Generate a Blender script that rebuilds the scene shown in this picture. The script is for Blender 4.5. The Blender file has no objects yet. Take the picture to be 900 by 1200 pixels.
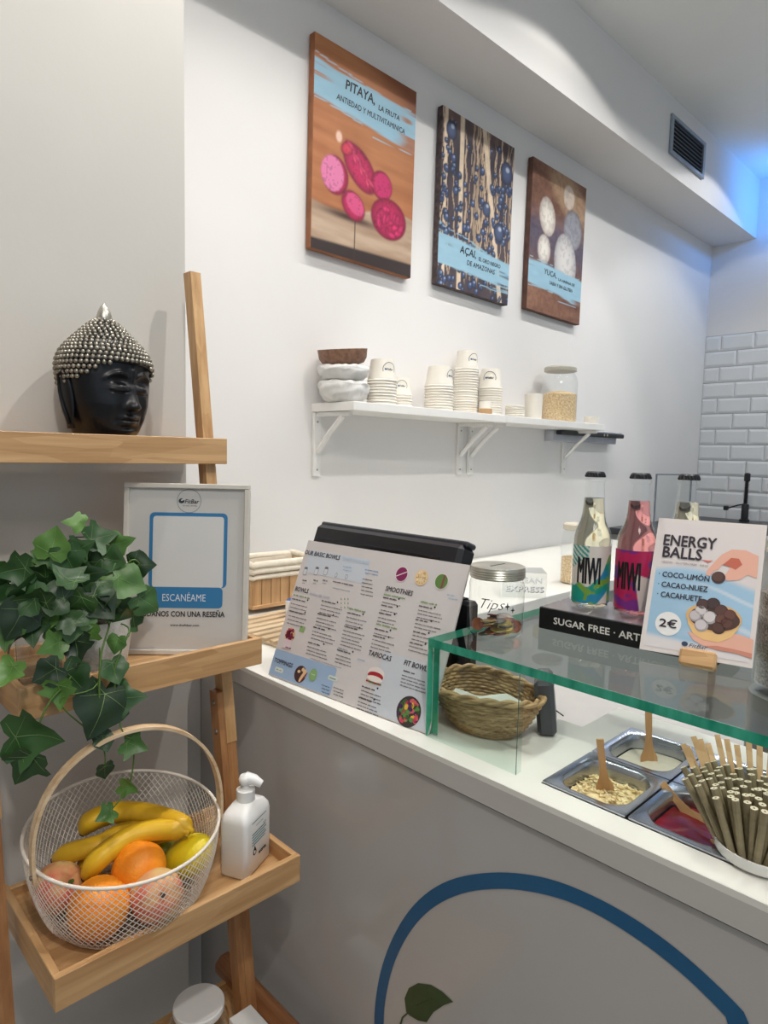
import bpy, math, random
import numpy as np
from mathutils import Matrix, Vector, noise as mnoise
random.seed(7)
PI = math.pi
SC = bpy.context.scene
COL = SC.collection

# ------------------------------------------------------------------ camera
FPX = 771.1
cam_d = bpy.data.cameras.new('camera'); cam = bpy.data.objects.new('camera', cam_d); COL.objects.link(cam)
cam_d.sensor_fit = 'VERTICAL'; cam_d.sensor_height = 24.0; cam_d.lens = 24.0 * FPX / 1200.0
cam_d.clip_start = 0.02; cam_d.clip_end = 50
EYE = Vector((0, 0, 1.5))
RM = Matrix.Rotation(-.77336, 3, 'Z') @ Matrix.Rotation(PI / 2 - .0897, 3, 'X') @ Matrix.Rotation(.02186, 3, 'Z')
cam.matrix_world = Matrix.Translation(EYE) @ RM.to_4x4()
SC.camera = cam
vs = SC.view_settings
vs.view_transform = 'Standard'; vs.look = 'None'; vs.gamma = 1.0; vs.use_curve_mapping = False
vs.exposure = -0.08

# ------------------------------------------------------------------ world and lights
w = bpy.data.worlds.new('world'); SC.world = w; w.use_nodes = True
w.node_tree.nodes['Background'].inputs[0].default_value = (0.72, 0.86, 1.0, 1)
w.node_tree.nodes['Background'].inputs[1].default_value = 0.66

def spot(name, loc, target, power, color, size=.05, cone=100, blend=.4):
    l = bpy.data.lights.new(name, 'SPOT'); l.energy = power; l.color = color
    l.shadow_soft_size = size; l.spot_size = math.radians(cone); l.spot_blend = blend
    o = bpy.data.objects.new(name, l); COL.objects.link(o); o.location = loc
    o.rotation_euler = (Vector(target) - Vector(loc)).to_track_quat('-Z', 'Y').to_euler()
    return o
def area(name, loc, target, power, color, sx, sy):
    l = bpy.data.lights.new(name, 'AREA'); l.energy = power; l.color = color
    l.shape = 'RECTANGLE'; l.size = sx; l.size_y = sy
    o = bpy.data.objects.new(name, l); COL.objects.link(o); o.location = loc
    o.rotation_euler = (Vector(target) - Vector(loc)).to_track_quat('-Z', 'Y').to_euler()
    return o
WARM = (1.0, .955, .90)
NEUT = (1.0, .985, .965)
spot('downlight', (2.15, .97, 3.15), (2.15, 1.08, 0), 8, (1, .97, .92), .02, 138, .10)
spot('downlight', (3.72, .97, 3.15), (3.72, 1.08, 0), 8, (.95, .97, 1.0), .02, 132, .12)
spot('downlight', (.55, .97, 3.15), (.55, .99, 0), 8, WARM, .02, 138, .10)
spot('downlight', (2.45, -.07, 3.15), (2.45, 1.65, 1.30), 32, NEUT, .03, 60, .3)
spot('downlight', (3.9, -.07, 3.15), (3.7, 1.65, 1.30), 30, (.90, .96, 1.0), .03, 64, .3)
spot('downlight', (1.15, -.07, 3.15), (.95, 1.25, 1.15), 50, WARM, .03, 84, .4)
spot('downlight', (-.2, -.6, 3.15), (.3, .9, .9), 66, WARM, .05, 80, .4)
area('added_soft_fill', (-.6, -1.0, 3.1), (-.2, .4, 0), 14, WARM, 1.2, .6)  # soft warm fill lamp added out of frame
l = area('added_strip_light', (1.9, .97, 3.16), (1.9, .97, 0), 24, NEUT, 3.6, .02); l.data.spread = math.radians(124)  # strip lamp added so the soffit casts a straight shadow edge
spot('blue_lamp', (4.25, 1.0, 2.95), (4.32, 1.6, 3.06), 10, (.04, .31, 1.0), .04, 150, .9)

# ------------------------------------------------------------------ pixel helpers (900x1200 frame)
def ray(px, py):
    return RM @ Vector(((px - 450) / FPX, -(py - 600) / FPX, -1.0))
def on(px, py, ax, v):
    i = 'xyz'.index(ax); d = ray(px, py); t = (v - EYE[i]) / d[i]
    return EYE + d * t

# ------------------------------------------------------------------ colour and materials
def lin(c):
    c = c / 255.0
    return c / 12.92 if c <= .04045 else ((c + .055) / 1.055) ** 2.4
def rgb(r, g, b): return (lin(r), lin(g), lin(b), 1)

def new_mat(name):
    m = bpy.data.materials.new(name); m.use_nodes = True
    nt = m.node_tree; return m, nt, nt.nodes['Principled BSDF']
def mat(name, col, rough=.5, metal=0, var=.05, scale=30, bump=0, bscale=200, spec=.5, coat=0, stretch=None, col2=None, trans=0, ior=1.45, sss=0):
    m, nt, b = new_mat(name)
    b.inputs['Roughness'].default_value = rough; b.inputs['Metallic'].default_value = metal
    b.inputs['Specular IOR Level'].default_value = spec; b.inputs['Coat Weight'].default_value = coat
    b.inputs['Coat Roughness'].default_value = .1
    b.inputs['Transmission Weight'].default_value = trans; b.inputs['IOR'].default_value = ior
    if sss:
        b.inputs['Subsurface Weight'].default_value = sss; b.inputs['Subsurface Radius'].default_value = (.01, .006, .003)
    tc = nt.nodes.new('ShaderNodeTexCoord'); mp = nt.nodes.new('ShaderNodeMapping')
    nt.links.new(tc.outputs['Object'], mp.inputs[0])
    if stretch: mp.inputs['Scale'].default_value = stretch
    n = nt.nodes.new('ShaderNodeTexNoise'); n.inputs['Scale'].default_value = scale; n.inputs['Detail'].default_value = 4
    nt.links.new(mp.outputs[0], n.inputs['Vector'])
    r = nt.nodes.new('ShaderNodeValToRGB'); nt.links.new(n.outputs['Fac'], r.inputs[0])
    c2 = col2 or tuple(min(1, x * (1 + var)) for x in col[:3]) + (1,)
    c1 = col if col2 else tuple(x * (1 - var) for x in col[:3]) + (1,)
    r.color_ramp.elements[0].color = c1; r.color_ramp.elements[0].position = .35
    r.color_ramp.elements[1].color = c2; r.color_ramp.elements[1].position = .65
    nt.links.new(r.outputs[0], b.inputs['Base Color'])
    if bump:
        n2 = nt.nodes.new('ShaderNodeTexNoise'); n2.inputs['Scale'].default_value = bscale; n2.inputs['Detail'].default_value = 3
        nt.links.new(mp.outputs[0], n2.inputs['Vector'])
        bp = nt.nodes.new('ShaderNodeBump'); bp.inputs['Strength'].default_value = bump; bp.inputs['Distance'].default_value = .002
        nt.links.new(n2.outputs['Fac'], bp.inputs['Height']); nt.links.new(bp.outputs[0], b.inputs['Normal'])
    return m
def wood(name, c1, c2, axis, rough=.45):
    """laminated bamboo: fine streaks along one axis and short joint marks"""
    m, nt, b = new_mat(name)
    b.inputs['Roughness'].default_value = rough
    tc = nt.nodes.new('ShaderNodeTexCoord'); mp = nt.nodes.new('ShaderNodeMapping')
    nt.links.new(tc.outputs['Object'], mp.inputs[0])
    s = [60, 60, 60]; s['xyz'.index(axis)] = 3.0; mp.inputs['Scale'].default_value = s
    n = nt.nodes.new('ShaderNodeTexNoise'); n.inputs['Scale'].default_value = 1.6; n.inputs['Detail'].default_value = 6
    nt.links.new(mp.outputs[0], n.inputs['Vector'])
    mp2 = nt.nodes.new('ShaderNodeMapping'); nt.links.new(tc.outputs['Object'], mp2.inputs[0])
    s2 = [70, 70, 70]; s2['xyz'.index(axis)] = 9.0; mp2.inputs['Scale'].default_value = s2
    v = nt.nodes.new('ShaderNodeTexVoronoi'); v.inputs['Scale'].default_value = 1.0; nt.links.new(mp2.outputs[0], v.inputs['Vector'])
    mx = nt.nodes.new('ShaderNodeMix'); mx.data_type = 'FLOAT'; mx.inputs[0].default_value = .25
    nt.links.new(n.outputs['Fac'], mx.inputs[2]); nt.links.new(v.outputs['Color'], mx.inputs[3])
    r = nt.nodes.new('ShaderNodeValToRGB'); nt.links.new(mx.outputs[0], r.inputs[0])
    r.color_ramp.elements[0].color = c1; r.color_ramp.elements[0].position = .28
    r.color_ramp.elements[1].color = c2; r.color_ramp.elements[1].position = .72
    nt.links.new(r.outputs[0], b.inputs['Base Color'])
    bp = nt.nodes.new('ShaderNodeBump'); bp.inputs['Strength'].default_value = .15; bp.inputs['Distance'].default_value = .001
    nt.links.new(n.outputs['Fac'], bp.inputs['Height']); nt.links.new(bp.outputs[0], b.inputs['Normal'])
    return m
def thin_glass(name, tint=(.96, .985, .975), gain=1.5, rough=0.0, ior=1.5):
    m = bpy.data.materials.new(name); m.use_nodes = True; nt = m.node_tree; nt.nodes.clear()
    o = nt.nodes.new('ShaderNodeOutputMaterial'); t = nt.nodes.new('ShaderNodeBsdfTransparent'); g = nt.nodes.new('ShaderNodeBsdfGlossy')
    t.inputs[0].default_value = (*tint, 1); g.inputs['Roughness'].default_value = rough; g.inputs[0].default_value = (1, 1, 1, 1)
    fr = nt.nodes.new('ShaderNodeFresnel'); fr.inputs['IOR'].default_value = ior
    ge = nt.nodes.new('ShaderNodeNewGeometry'); inv = nt.nodes.new('ShaderNodeMath'); inv.operation = 'SUBTRACT'; inv.inputs[0].default_value = 1
    nt.links.new(ge.outputs['Backfacing'], inv.inputs[1])
    mu = nt.nodes.new('ShaderNodeMath'); mu.operation = 'MULTIPLY'; mu.use_clamp = True
    nt.links.new(fr.outputs[0], mu.inputs[0]); nt.links.new(inv.outputs[0], mu.inputs[1])
    m2 = nt.nodes.new('ShaderNodeMath'); m2.operation = 'MULTIPLY'; m2.use_clamp = True; m2.inputs[1].default_value = gain
    nt.links.new(mu.outputs[0], m2.inputs[0])
    mx = nt.nodes.new('ShaderNodeMixShader'); nt.links.new(m2.outputs[0], mx.inputs[0])
    nt.links.new(t.outputs[0], mx.inputs[1]); nt.links.new(g.outputs[0], mx.inputs[2]); nt.links.new(mx.outputs[0], o.inputs[0])
    return m
def paint_mat(name, rough=.5, coat=0, attr='Col'):
    m, nt, b = new_mat(name); b.inputs['Roughness'].default_value = rough; b.inputs['Coat Weight'].default_value = coat
    a = nt.nodes.new('ShaderNodeAttribute'); a.attribute_name = attr
    nt.links.new(a.outputs['Color'], b.inputs['Base Color'])
    return m

M = {}
M['wall'] = mat('white_wall_paint', rgb(226, 223, 220), .7, var=.012, scale=3, bump=.05, bscale=90)
M['column'] = mat('greige_wall_paint', rgb(203, 199, 192), .7, var=.02, scale=3, bump=.10, bscale=70)
M['ceiling'] = mat('ceiling_paint', rgb(236, 236, 232), .75, var=.02, scale=2)
M['floor'] = mat('grey_floor', rgb(158, 152, 146), .45, var=.08, scale=5)
M['grout'] = mat('grout', rgb(176, 176, 176), .8, var=.04, scale=40)
M['tile'] = mat('white_glazed_tile', rgb(216, 218, 220), .16, var=.02, scale=4)
M['counter_white'] = mat('white_worktop', rgb(232, 230, 222), .4, var=.01, scale=10)
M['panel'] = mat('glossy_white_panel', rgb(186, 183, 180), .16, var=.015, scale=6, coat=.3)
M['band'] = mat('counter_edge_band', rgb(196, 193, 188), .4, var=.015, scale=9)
M['seam'] = mat('dark_seam', rgb(70, 66, 64), .6)
M['cabinet'] = mat('cabinet_laminate', rgb(190, 188, 184), .5, var=.02)
for a in 'xyz':
    M['bam' + a] = wood('bamboo_' + a, rgb(176, 133, 86), rgb(214, 173, 124), a)
    M['brown' + a] = wood('brown_wood_' + a, rgb(120, 76, 44), rgb(160, 108, 68), a)
    M['pale' + a] = wood('pale_wood_' + a, rgb(196, 168, 132), rgb(226, 203, 170), a)
M['legz_shaded'] = wood('shaded_leg_bamboo', rgb(150, 100, 60), rgb(186, 136, 88), 'z')  # same bamboo, shade on the lower legs put into the colour
M['black'] = mat('black_plastic', rgb(30, 31, 35), .38, var=.08)
M['screen'] = mat('dark_screen', rgb(20, 22, 27), .12, var=.05)
M['statue'] = mat('black_satin_resin', rgb(13, 14, 18), .36, var=.15, scale=20, bump=.05, bscale=120)
M['curl'] = mat('antiqued_silver', rgb(156, 150, 138), .38, metal=.75, var=.25, scale=60)
M['silver'] = mat('brushed_silver', rgb(190, 187, 176), .33, metal=.85, var=.08, scale=30)
M['steel'] = mat('stainless_steel', rgb(186, 190, 198), .27, metal=.95, var=.05, scale=8)
M['screw'] = mat('screw_metal', rgb(150, 140, 128), .35, metal=.8)
M['white_metal'] = mat('white_lacquer', rgb(232, 230, 226), .4, var=.01)
M['wire'] = mat('white_coated_wire', rgb(228, 218, 204), .4, var=.03)
M['paper'] = mat('paper_cup_card', rgb(236, 230, 218), .6, var=.015, scale=50)
M['white'] = mat('white_plastic', rgb(236, 235, 232), .28, var=.01)
M['ceramic'] = mat('white_ceramic', rgb(232, 228, 220), .35, var=.02, bump=.5, bscale=350)
M['cloth'] = mat('white_cloth_wrap', rgb(222, 220, 216), .8, var=.04, scale=40, bump=.4, bscale=120)
M['linen'] = mat('linen', rgb(232, 222, 204), .9, var=.05, scale=60, bump=.5, bscale=300)
M['coconut'] = mat('coconut_shell', rgb(132, 98, 78), .55, var=.25, scale=70, bump=.4, bscale=200)
M['glass'] = thin_glass('clear_glass', (.975, .985, .98), 1.4)
M['jarglass'] = thin_glass('jar_glass', (.955, .965, .96), 1.6)
M['pane'] = thin_glass('pane_glass', (.905, .95, .93), .6)
M['acrylic'] = thin_glass('clear_acrylic', (.93, .94, .94), 1.8)
M['green_edge'] = mat('green_glass_edge', rgb(28, 140, 112), .2, var=.25, scale=14, col2=rgb(70, 176, 146), stretch=(1, 3, 1))
M['ink'] = paint_mat('printed_ink', .55)
M['canvas'] = paint_mat('canvas_print', .65)
M['gloss_print'] = paint_mat('label_print', .3)
M['leaf'] = None
M['orange'] = mat('orange_peel', rgb(236, 132, 24), .42, var=.08, scale=25, bump=.55, bscale=320, col2=rgb(246, 156, 40), sss=.05)
M['banana'] = mat('banana_peel', rgb(236, 190, 34), .42, var=.1, scale=14, col2=rgb(206, 160, 34), stretch=(1, 1, 1))
M['lemon'] = mat('lemon_peel', rgb(236, 206, 30), .4, var=.1, scale=16, col2=rgb(214, 204, 40), bump=.3, bscale=200)
M['lime'] = mat('lime_peel', rgb(140, 150, 30), .4, var=.2, scale=16)
M['peach'] = mat('peach_skin', rgb(212, 100, 84), .6, scale=24, col2=rgb(218, 184, 120), bump=.1)
M['stem'] = mat('green_stem', rgb(80, 110, 44), .6, var=.2)
M['dark_stem'] = mat('brown_stem', rgb(60, 46, 34), .7, var=.2)
M['wicker'] = mat('wicker', rgb(150, 118, 78), .6, scale=60, col2=rgb(206, 174, 128), bump=.6, bscale=180, stretch=(.5, .5, 4))
M['oats'] = mat('oat_flakes', rgb(214, 186, 128), .8, scale=90, col2=rgb(246, 230, 184), bump=.3)
M['powder'] = mat('coconut_powder', rgb(240, 232, 210), .9, var=.03, scale=90, bump=.8, bscale=300)
M['jam'] = mat('red_jam', rgb(120, 16, 26), .2, var=.25, scale=30)
M['seeds'] = mat('chia_seeds', rgb(52, 44, 40), .6, scale=260, col2=rgb(150, 134, 120), bump=.8, bscale=300)
M['granola'] = mat('granola', rgb(190, 152, 104), .8, scale=200, col2=rgb(238, 214, 170), bump=.8, bscale=260)
M['straw'] = mat('kraft_paper_straw', rgb(150, 138, 108), .65, var=.12, scale=40, stretch=(1, 1, .2))
M['stick'] = wood('birch_stick', rgb(196, 154, 106), rgb(222, 186, 140), 'z')
M['spoon'] = wood('birch_spoon', rgb(194, 146, 96), rgb(216, 172, 122), 'z')
M['blue_ring'] = mat('blue_vinyl', rgb(30, 92, 134), .3, var=.05, scale=12)
M['leafprint'] = mat('green_vinyl', rgb(46, 74, 44), .35, var=.12, scale=30)
M['copper'] = mat('copper_coin', rgb(150, 88, 66), .35, metal=.8, var=.2)
M['gold'] = mat('brass_coin', rgb(196, 172, 96), .3, metal=.8, var=.2, bump=.5, bscale=500)
M['nickel'] = mat('grey_coin', rgb(110, 102, 96), .35, metal=.8, var=.2)

# ------------------------------------------------------------------ mesh builder
class MB:
    def __init__(s): s.v = []; s.f = []; s.mi = []; s.col = []
    def add(s, vs, fs, mi=0, col=None, T=None):
        o = len(s.v)
        if T is not None: vs = [tuple(T @ Vector(v)) for v in vs]
        s.v += [tuple(v) for v in vs]
        for f in fs:
            s.f.append(tuple(i + o for i in f)); s.mi.append(mi); s.col.append(col)
        return s
    def box(s, a, b, mi=0, T=None, col=None, bev=0):
        x0, y0, z0 = a; x1, y1, z1 = b
        if not bev:
            vs = [(x0,y0,z0),(x1,y0,z0),(x1,y1,z0),(x0,y1,z0),(x0,y0,z1),(x1,y0,z1),(x1,y1,z1),(x0,y1,z1)]
            fs = [(0,3,2,1),(4,5,6,7),(0,1,5,4),(1,2,6,5),(2,3,7,6),(3,0,4,7)]
            return s.add(vs, fs, mi, col, T)
        # chamfered box: 24 vertices
        e = bev; vs = []; idx = {}
        for ix, X in enumerate((x0, x1)):
            for iy, Y in enumerate((y0, y1)):
                for iz, Z in enumerate((z0, z1)):
                    sx, sy, sz = (1, -1)[ix], (1, -1)[iy], (1, -1)[iz]
                    for k in range(3):
                        p = [X + sx*e, Y + sy*e, Z + sz*e]; p[k] = (X, Y, Z)[k]
                        idx[(ix, iy, iz, k)] = len(vs); vs.append(p)
        g = lambda *a: idx[a]; fs = []
        for k in range(3):
            for side in (0, 1):
                o = [i for i in range(3) if i != k]; q = []
                for u, v2 in ((0,0),(1,0),(1,1),(0,1)):
                    c = [0,0,0]; c[k] = side; c[o[0]] = u; c[o[1]] = v2; q.append(g(*c, k))
                fs.append(q)
        for k in range(3):
            o = [i for i in range(3) if i != k]
            for u in (0, 1):
                for v2 in (0, 1):
                    c0 = [0,0,0]; c0[o[0]] = u; c0[o[1]] = v2; c1 = c0[:]; c1[k] = 1
                    fs.append([g(*c0, o[0]), g(*c1, o[0]), g(*c1, o[1]), g(*c0, o[1])])
        for ix in (0,1):
            for iy in (0,1):
                for iz in (0,1): fs.append([g(ix,iy,iz,0), g(ix,iy,iz,1), g(ix,iy,iz,2)])
        c = Vector(((x0+x1)/2, (y0+y1)/2, (z0+z1)/2)); out = []
        for f in fs:
            P = [Vector(vs[i]) for i in f]; n = (P[1]-P[0]).cross(P[2]-P[0]); m_ = sum(P, Vector())/len(P)
            out.append(f if n.dot(m_-c) > 0 else f[::-1])
        return s.add(vs, out, mi, col, T)
    def lathe(s, prof, n=24, mi=0, T=None, sx=1, sy=1, closed=False, col=None):
        vs = []; fs = []
        for r, z in prof:
            for i in range(n):
                a = 2*PI*i/n; vs.append((r*math.cos(a)*sx, r*math.sin(a)*sy, z))
        k = len(prof)
        for j in range(k-1):
            for i in range(n):
                fs.append((j*n+i, j*n+(i+1)%n, (j+1)*n+(i+1)%n, (j+1)*n+i))
        if closed:
            for i in range(n): fs.append(((k-1)*n+i, (k-1)*n+(i+1)%n, (i+1)%n, i))
        else:
            if prof[0][0] > 1e-6: fs.append(tuple(range(n))[::-1])
            if prof[-1][0] > 1e-6: fs.append(tuple((k-1)*n+i for i in range(n)))
        return s.add(vs, fs, mi, col, T)
    def tube(s, pts, r, n=6, mi=0, T=None, cap=True, closed=False, flat=1, up=None, col=None):
        pts = [Vector(p) for p in pts]; m = len(pts); R = r if hasattr(r, '__len__') else [r]*m
        vs = []; fs = []; prev = None
        for i, p in enumerate(pts):
            if closed: d = pts[(i+1) % m] - pts[i-1]
            else: d = pts[min(i+1, m-1)] - pts[max(i-1, 0)]
            if d.length < 1e-9: d = Vector((0,0,1))
            d.normalize()
            if up is not None: u = Vector(up)
            elif prev is None: u = Vector((0,0,1)) if abs(d.z) < .9 else Vector((1,0,0))
            else: u = prev
            u = (u - d*u.dot(d)); u.normalize(); prev = u; w_ = d.cross(u)
            for k in range(n):
                a = 2*PI*(k+.5)/n; vs.append(p + (u*math.cos(a)*flat + w_*math.sin(a))*R[i])
        for i in range(m if closed else m-1):
            j = (i+1) % m
            for k in range(n): fs.append((i*n+k, i*n+(k+1)%n, j*n+(k+1)%n, j*n+k))
        if cap and not closed:
            fs.append(tuple(range(n))[::-1]); fs.append(tuple((m-1)*n+k for k in range(n)))
        return s.add(vs, fs, mi, col, T)
    def prism(s, poly, y0, y1, mi=0, T=None, col=None):
        """polygon in x,z (counter-clockwise seen from -y) between y0 (front) and y1"""
        n = len(poly); vs = [(x, y0, z) for x, z in poly] + [(x, y1, z) for x, z in poly]
        fs = [tuple(range(n)), tuple(range(2*n-1, n-1, -1))] + [(i, i+n, (i+1)%n+n, (i+1)%n) for i in range(n)]
        return s.add(vs, fs, mi, col, T)
    def sphere(s, c, r, n=8, m=5, mi=0, sc=(1,1,1), T=None, col=None):
        prof = [(max(1e-7, math.sin(PI*j/m)), -math.cos(PI*j/m)) for j in range(m+1)]
        TT = Matrix.Translation(c) @ Matrix.Diagonal((r*sc[0], r*sc[1], r*sc[2], 1))
        if T is not None: TT = T @ TT
        vs = [(0,0,-1)]; fs = []
        for j in range(1, m):
            for i in range(n): vs.append((prof[j][0]*math.cos(2*PI*i/n), prof[j][0]*math.sin(2*PI*i/n), prof[j][1]))
        vs.append((0,0,1)); L = len(vs)-1
        for i in range(n):
            fs.append((0, 1+(i+1)%n, 1+i)); fs.append((L, L-n+i, L-n+(i+1)%n))
        for j in range(m-2):
            for i in range(n): fs.append((1+j*n+i, 1+j*n+(i+1)%n, 1+(j+1)*n+(i+1)%n, 1+(j+1)*n+i))
        return s.add(vs, fs, mi, col, TT)
    def build(s, name, mats, parent=None, smooth=False, loc=None, sharp=None):
        me = bpy.data.meshes.new(name); me.from_pydata(s.v, [], s.f)
        mats = mats if isinstance(mats, (list, tuple)) else [mats]
        for m_ in mats: me.materials.append(m_)
        if len(mats) > 1: me.polygons.foreach_set('material_index', s.mi)
        if smooth: me.polygons.foreach_set('use_smooth', [True]*len(me.polygons))
        if any(c is not None for c in s.col):
            at = me.color_attributes.new('Col', 'FLOAT_COLOR', 'CORNER'); arr = []
            for f, c in zip(s.f, s.col): arr += list(c or (1,1,1,1)) * len(f)
            at.data.foreach_set('color', arr)
        if smooth and sharp is not None:
            me.set_sharp_from_angle(angle=math.radians(sharp))
        me.update()
        o = bpy.data.objects.new(name, me); COL.objects.link(o)
        if parent is not None: o.parent = parent
        if loc is not None: o.location = loc
        return o

def thing(name, label, cat, loc=(0,0,0), rot=(0,0,0), group=None):
    o = bpy.data.objects.new(name, None); o.empty_display_size = .02; COL.objects.link(o)
    o.location = loc; o.rotation_euler = rot; o['label'] = label; o['category'] = cat
    if group: o['group'] = group
    return o
def tag(o, label, cat, group=None):
    o['label'] = label; o['category'] = cat
    if group: o['group'] = group
    return o
KIDS = {}
def copy_tree(o, loc=None, rot=None, label=None, parent=None):
    c = o.copy(); COL.objects.link(c)
    if parent is not None: c.parent = parent
    for ch in KIDCACHE(o): copy_tree(ch, parent=c)
    if loc is not None: c.location = loc
    if rot is not None: c.rotation_euler = rot
    if label: c['label'] = label
    return c
def KIDCACHE(o):
    if o.name not in KIDS: KIDS[o.name] = list(o.children)
    return KIDS[o.name]
def Tr(x, y, z): return Matrix.Translation((x, y, z))
def Rt(a, ax): return Matrix.Rotation(a, 4, ax)

# ------------------------------------------------------------------ lettering
_tc = {}
def text_mesh(s, bold=0.0, shear=0.0):
    if 'M' in s: bold = min(bold, .003)      # the letter M clogs when thickened
    k = (s, bold, shear)
    if k in _tc: return _tc[k]
    cu = bpy.data.curves.new('t', 'FONT'); cu.body = s; cu.size = 1; cu.offset = bold; cu.shear = shear; cu.resolution_u = 2
    ob = bpy.data.objects.new('t', cu); COL.objects.link(ob)
    me = bpy.data.meshes.new_from_object(ob)
    v = np.array([tuple(p.co)[:2] for p in me.vertices]) if len(me.vertices) else np.zeros((0, 2))
    f = [tuple(p.vertices) for p in me.polygons]
    bpy.data.objects.remove(ob); bpy.data.curves.remove(cu); bpy.data.meshes.remove(me)
    _tc[k] = (v, f); return _tc[k]

class Board:
    """flat print on a board: local x right, z up, front face at y=0 facing -y"""
    def __init__(s, root): s.root = root; s.m = MB(); s.t = []; s.layer = 0
    def uv(s, px, py):
        bpy.context.view_layer.update() if not hasattr(s, 'inv') else None
        if not hasattr(s, 'inv'):
            T = Matrix.Translation(s.root.location) @ s.root.rotation_euler.to_matrix().to_4x4(); s.inv = T.inverted()
        e = s.inv @ EYE; d = s.inv.to_3x3() @ ray(px, py); t = -e.y / d.y
        p = e + d*t; return p.x, p.z
    def y(s, l): return -.0002 - .00012*l
    def poly(s, pts, col, l=0):
        s.m.add([(x, s.y(l), z) for x, z in pts], [tuple(range(len(pts)))], 0, col); return s
    def rect(s, x0, z0, x1, z1, col, l=0, r=0):
        if r <= 0: return s.poly([(x0,z0),(x1,z0),(x1,z1),(x0,z1)], col, l)
        P = []
        for cx, cz, a0 in ((x1-r,z0+r,-PI/2),(x1-r,z1-r,0),(x0+r,z1-r,PI/2),(x0+r,z0+r,PI)):
            for k in range(5): P.append((cx+r*math.cos(a0+PI/8*k), cz+r*math.sin(a0+PI/8*k)))
        return s.poly(P, col, l)
    def ell(s, cx, cz, rx, rz, col, l=0, n=20, rot=0):
        return s.poly([(cx+rx*math.cos(2*PI*k/n)*math.cos(rot)-rz*math.sin(2*PI*k/n)*math.sin(rot),
                        cz+rx*math.cos(2*PI*k/n)*math.sin(rot)+rz*math.sin(2*PI*k/n)*math.cos(rot)) for k in range(n)], col, l)
    def ring(s, cx, cz, r, w_, col, l=0, n=28, a0=0, a1=2*PI):
        for k in range(n):
            a, b = a0+(a1-a0)*k/n, a0+(a1-a0)*(k+1)/n
            s.poly([(cx+r*math.cos(a), cz+r*math.sin(a)), (cx+(r+w_)*math.cos(a), cz+(r+w_)*math.sin(a)),
                    (cx+(r+w_)*math.cos(b), cz+(r+w_)*math.sin(b)), (cx+r*math.cos(b), cz+r*math.sin(b))], col, l)
        return s
    def text(s, st, x0, z0, x1, h, col, bold=.02, shear=0, l=6, slope=0):
        v, f = text_mesh(st, 0, shear)      # weight comes from doubled strokes
        if len(v) == 0: return s
        mn = v.min(0); mx = v.max(0); sx = (x1-x0)/(mx[0]-mn[0]); cap = .73
        sz = h/cap
        P = [(x0+(a-mn[0])*sx, s.y(l), z0+b*sz+slope*(a-mn[0])*sx) for a, b in v]
        t_ = MB(); e = bold*sz*1.1
        for k, (dx, dz) in enumerate(((0, 0), (-e, 0), (e, 0), (0, e), (0, -e))[:5 if bold > .008 else 1]):
            t_.add([(x+dx, y-k*.000012, z+dz) for x, y, z in P], f, 0, col)
        s.t.append(t_); return s
    def T(s, st, A, B, h, col, bold=.02, shear=0, l=6):
        a = s.uv(*A); b = s.uv(*B); return s.text(st, a[0], (a[1]+b[1])/2, b[0], h, col, bold, shear, l)
    def words(s, x0, z0, x1, h, col, l=5, fill=.92):
        x = x0
        while x < x1 - h:
            L = min(random.uniform(1.6, 5.5)*h, x1-x); X = x
            while X < x+L-.3*h:       # broken strokes: illegibly small print
                q = random.uniform(.35, .6)*h
                s.m.add([(X, s.y(l), z0), (X+q, s.y(l), z0), (X+q, s.y(l), z0+h*random.uniform(.6, 1)), (X, s.y(l), z0+h*random.uniform(.6, 1))], [(0,1,2,3)], 0, col)
                X += q + .14*h
            x += L + .55*h
        return s
    def W(s, A, B, h, col, l=5):
        a = s.uv(*A); b = s.uv(*B); return s.words(a[0], (a[1]+b[1])/2, b[0], h, col, l)
    def done(s, mat_=None, printname='print'):
        mat_ = mat_ or M['ink']
        if s.m.v: s.m.build(printname, mat_, s.root)
        for t_ in s.t: t_.build('lettering', mat_, s.root)

# ------------------------------------------------------------------ the room
def struct(o): o['kind'] = 'structure'; return o
YW, XF, ZC, ZS, YS = 1.65, 4.455, 3.18, 2.838, 1.397
XC, ZT = .680, 1.08
struct(MB().box((-2.6, -3.2, -.1), (XF+.12, YW+.12, 0)).build('floor', M['floor']))
struct(MB().box((-2.6, -3.2, ZC), (XF+.12, YW+.12, ZC+.1)).build('ceiling', M['ceiling']))
struct(MB().box((-2.6, YW, 0), (XF+.12, YW+.12, ZC)).build('wall_back', M['wall']))
struct(MB().box((-2.6, 1.19, 0), (.62, YW, ZC)).build('wall_left', M['column']))
struct(MB().box((-2.72, -3.2, 0), (-2.6, YW, ZC)).build('wall_side', M['wall']))
wall_r = struct(MB().box((XF, -3.2, 0), (XF+.12, YW, ZC)).build('wall_right', [M['wall']]))
struct(MB().box((.62, YS, ZS), (XF, YW, ZC)).build('trim_1', M['wall']))
struct(MB().box((.62, 1.25, 0), (.682, 1.27, 1.03)).build('trim_3', M['column']))
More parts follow.
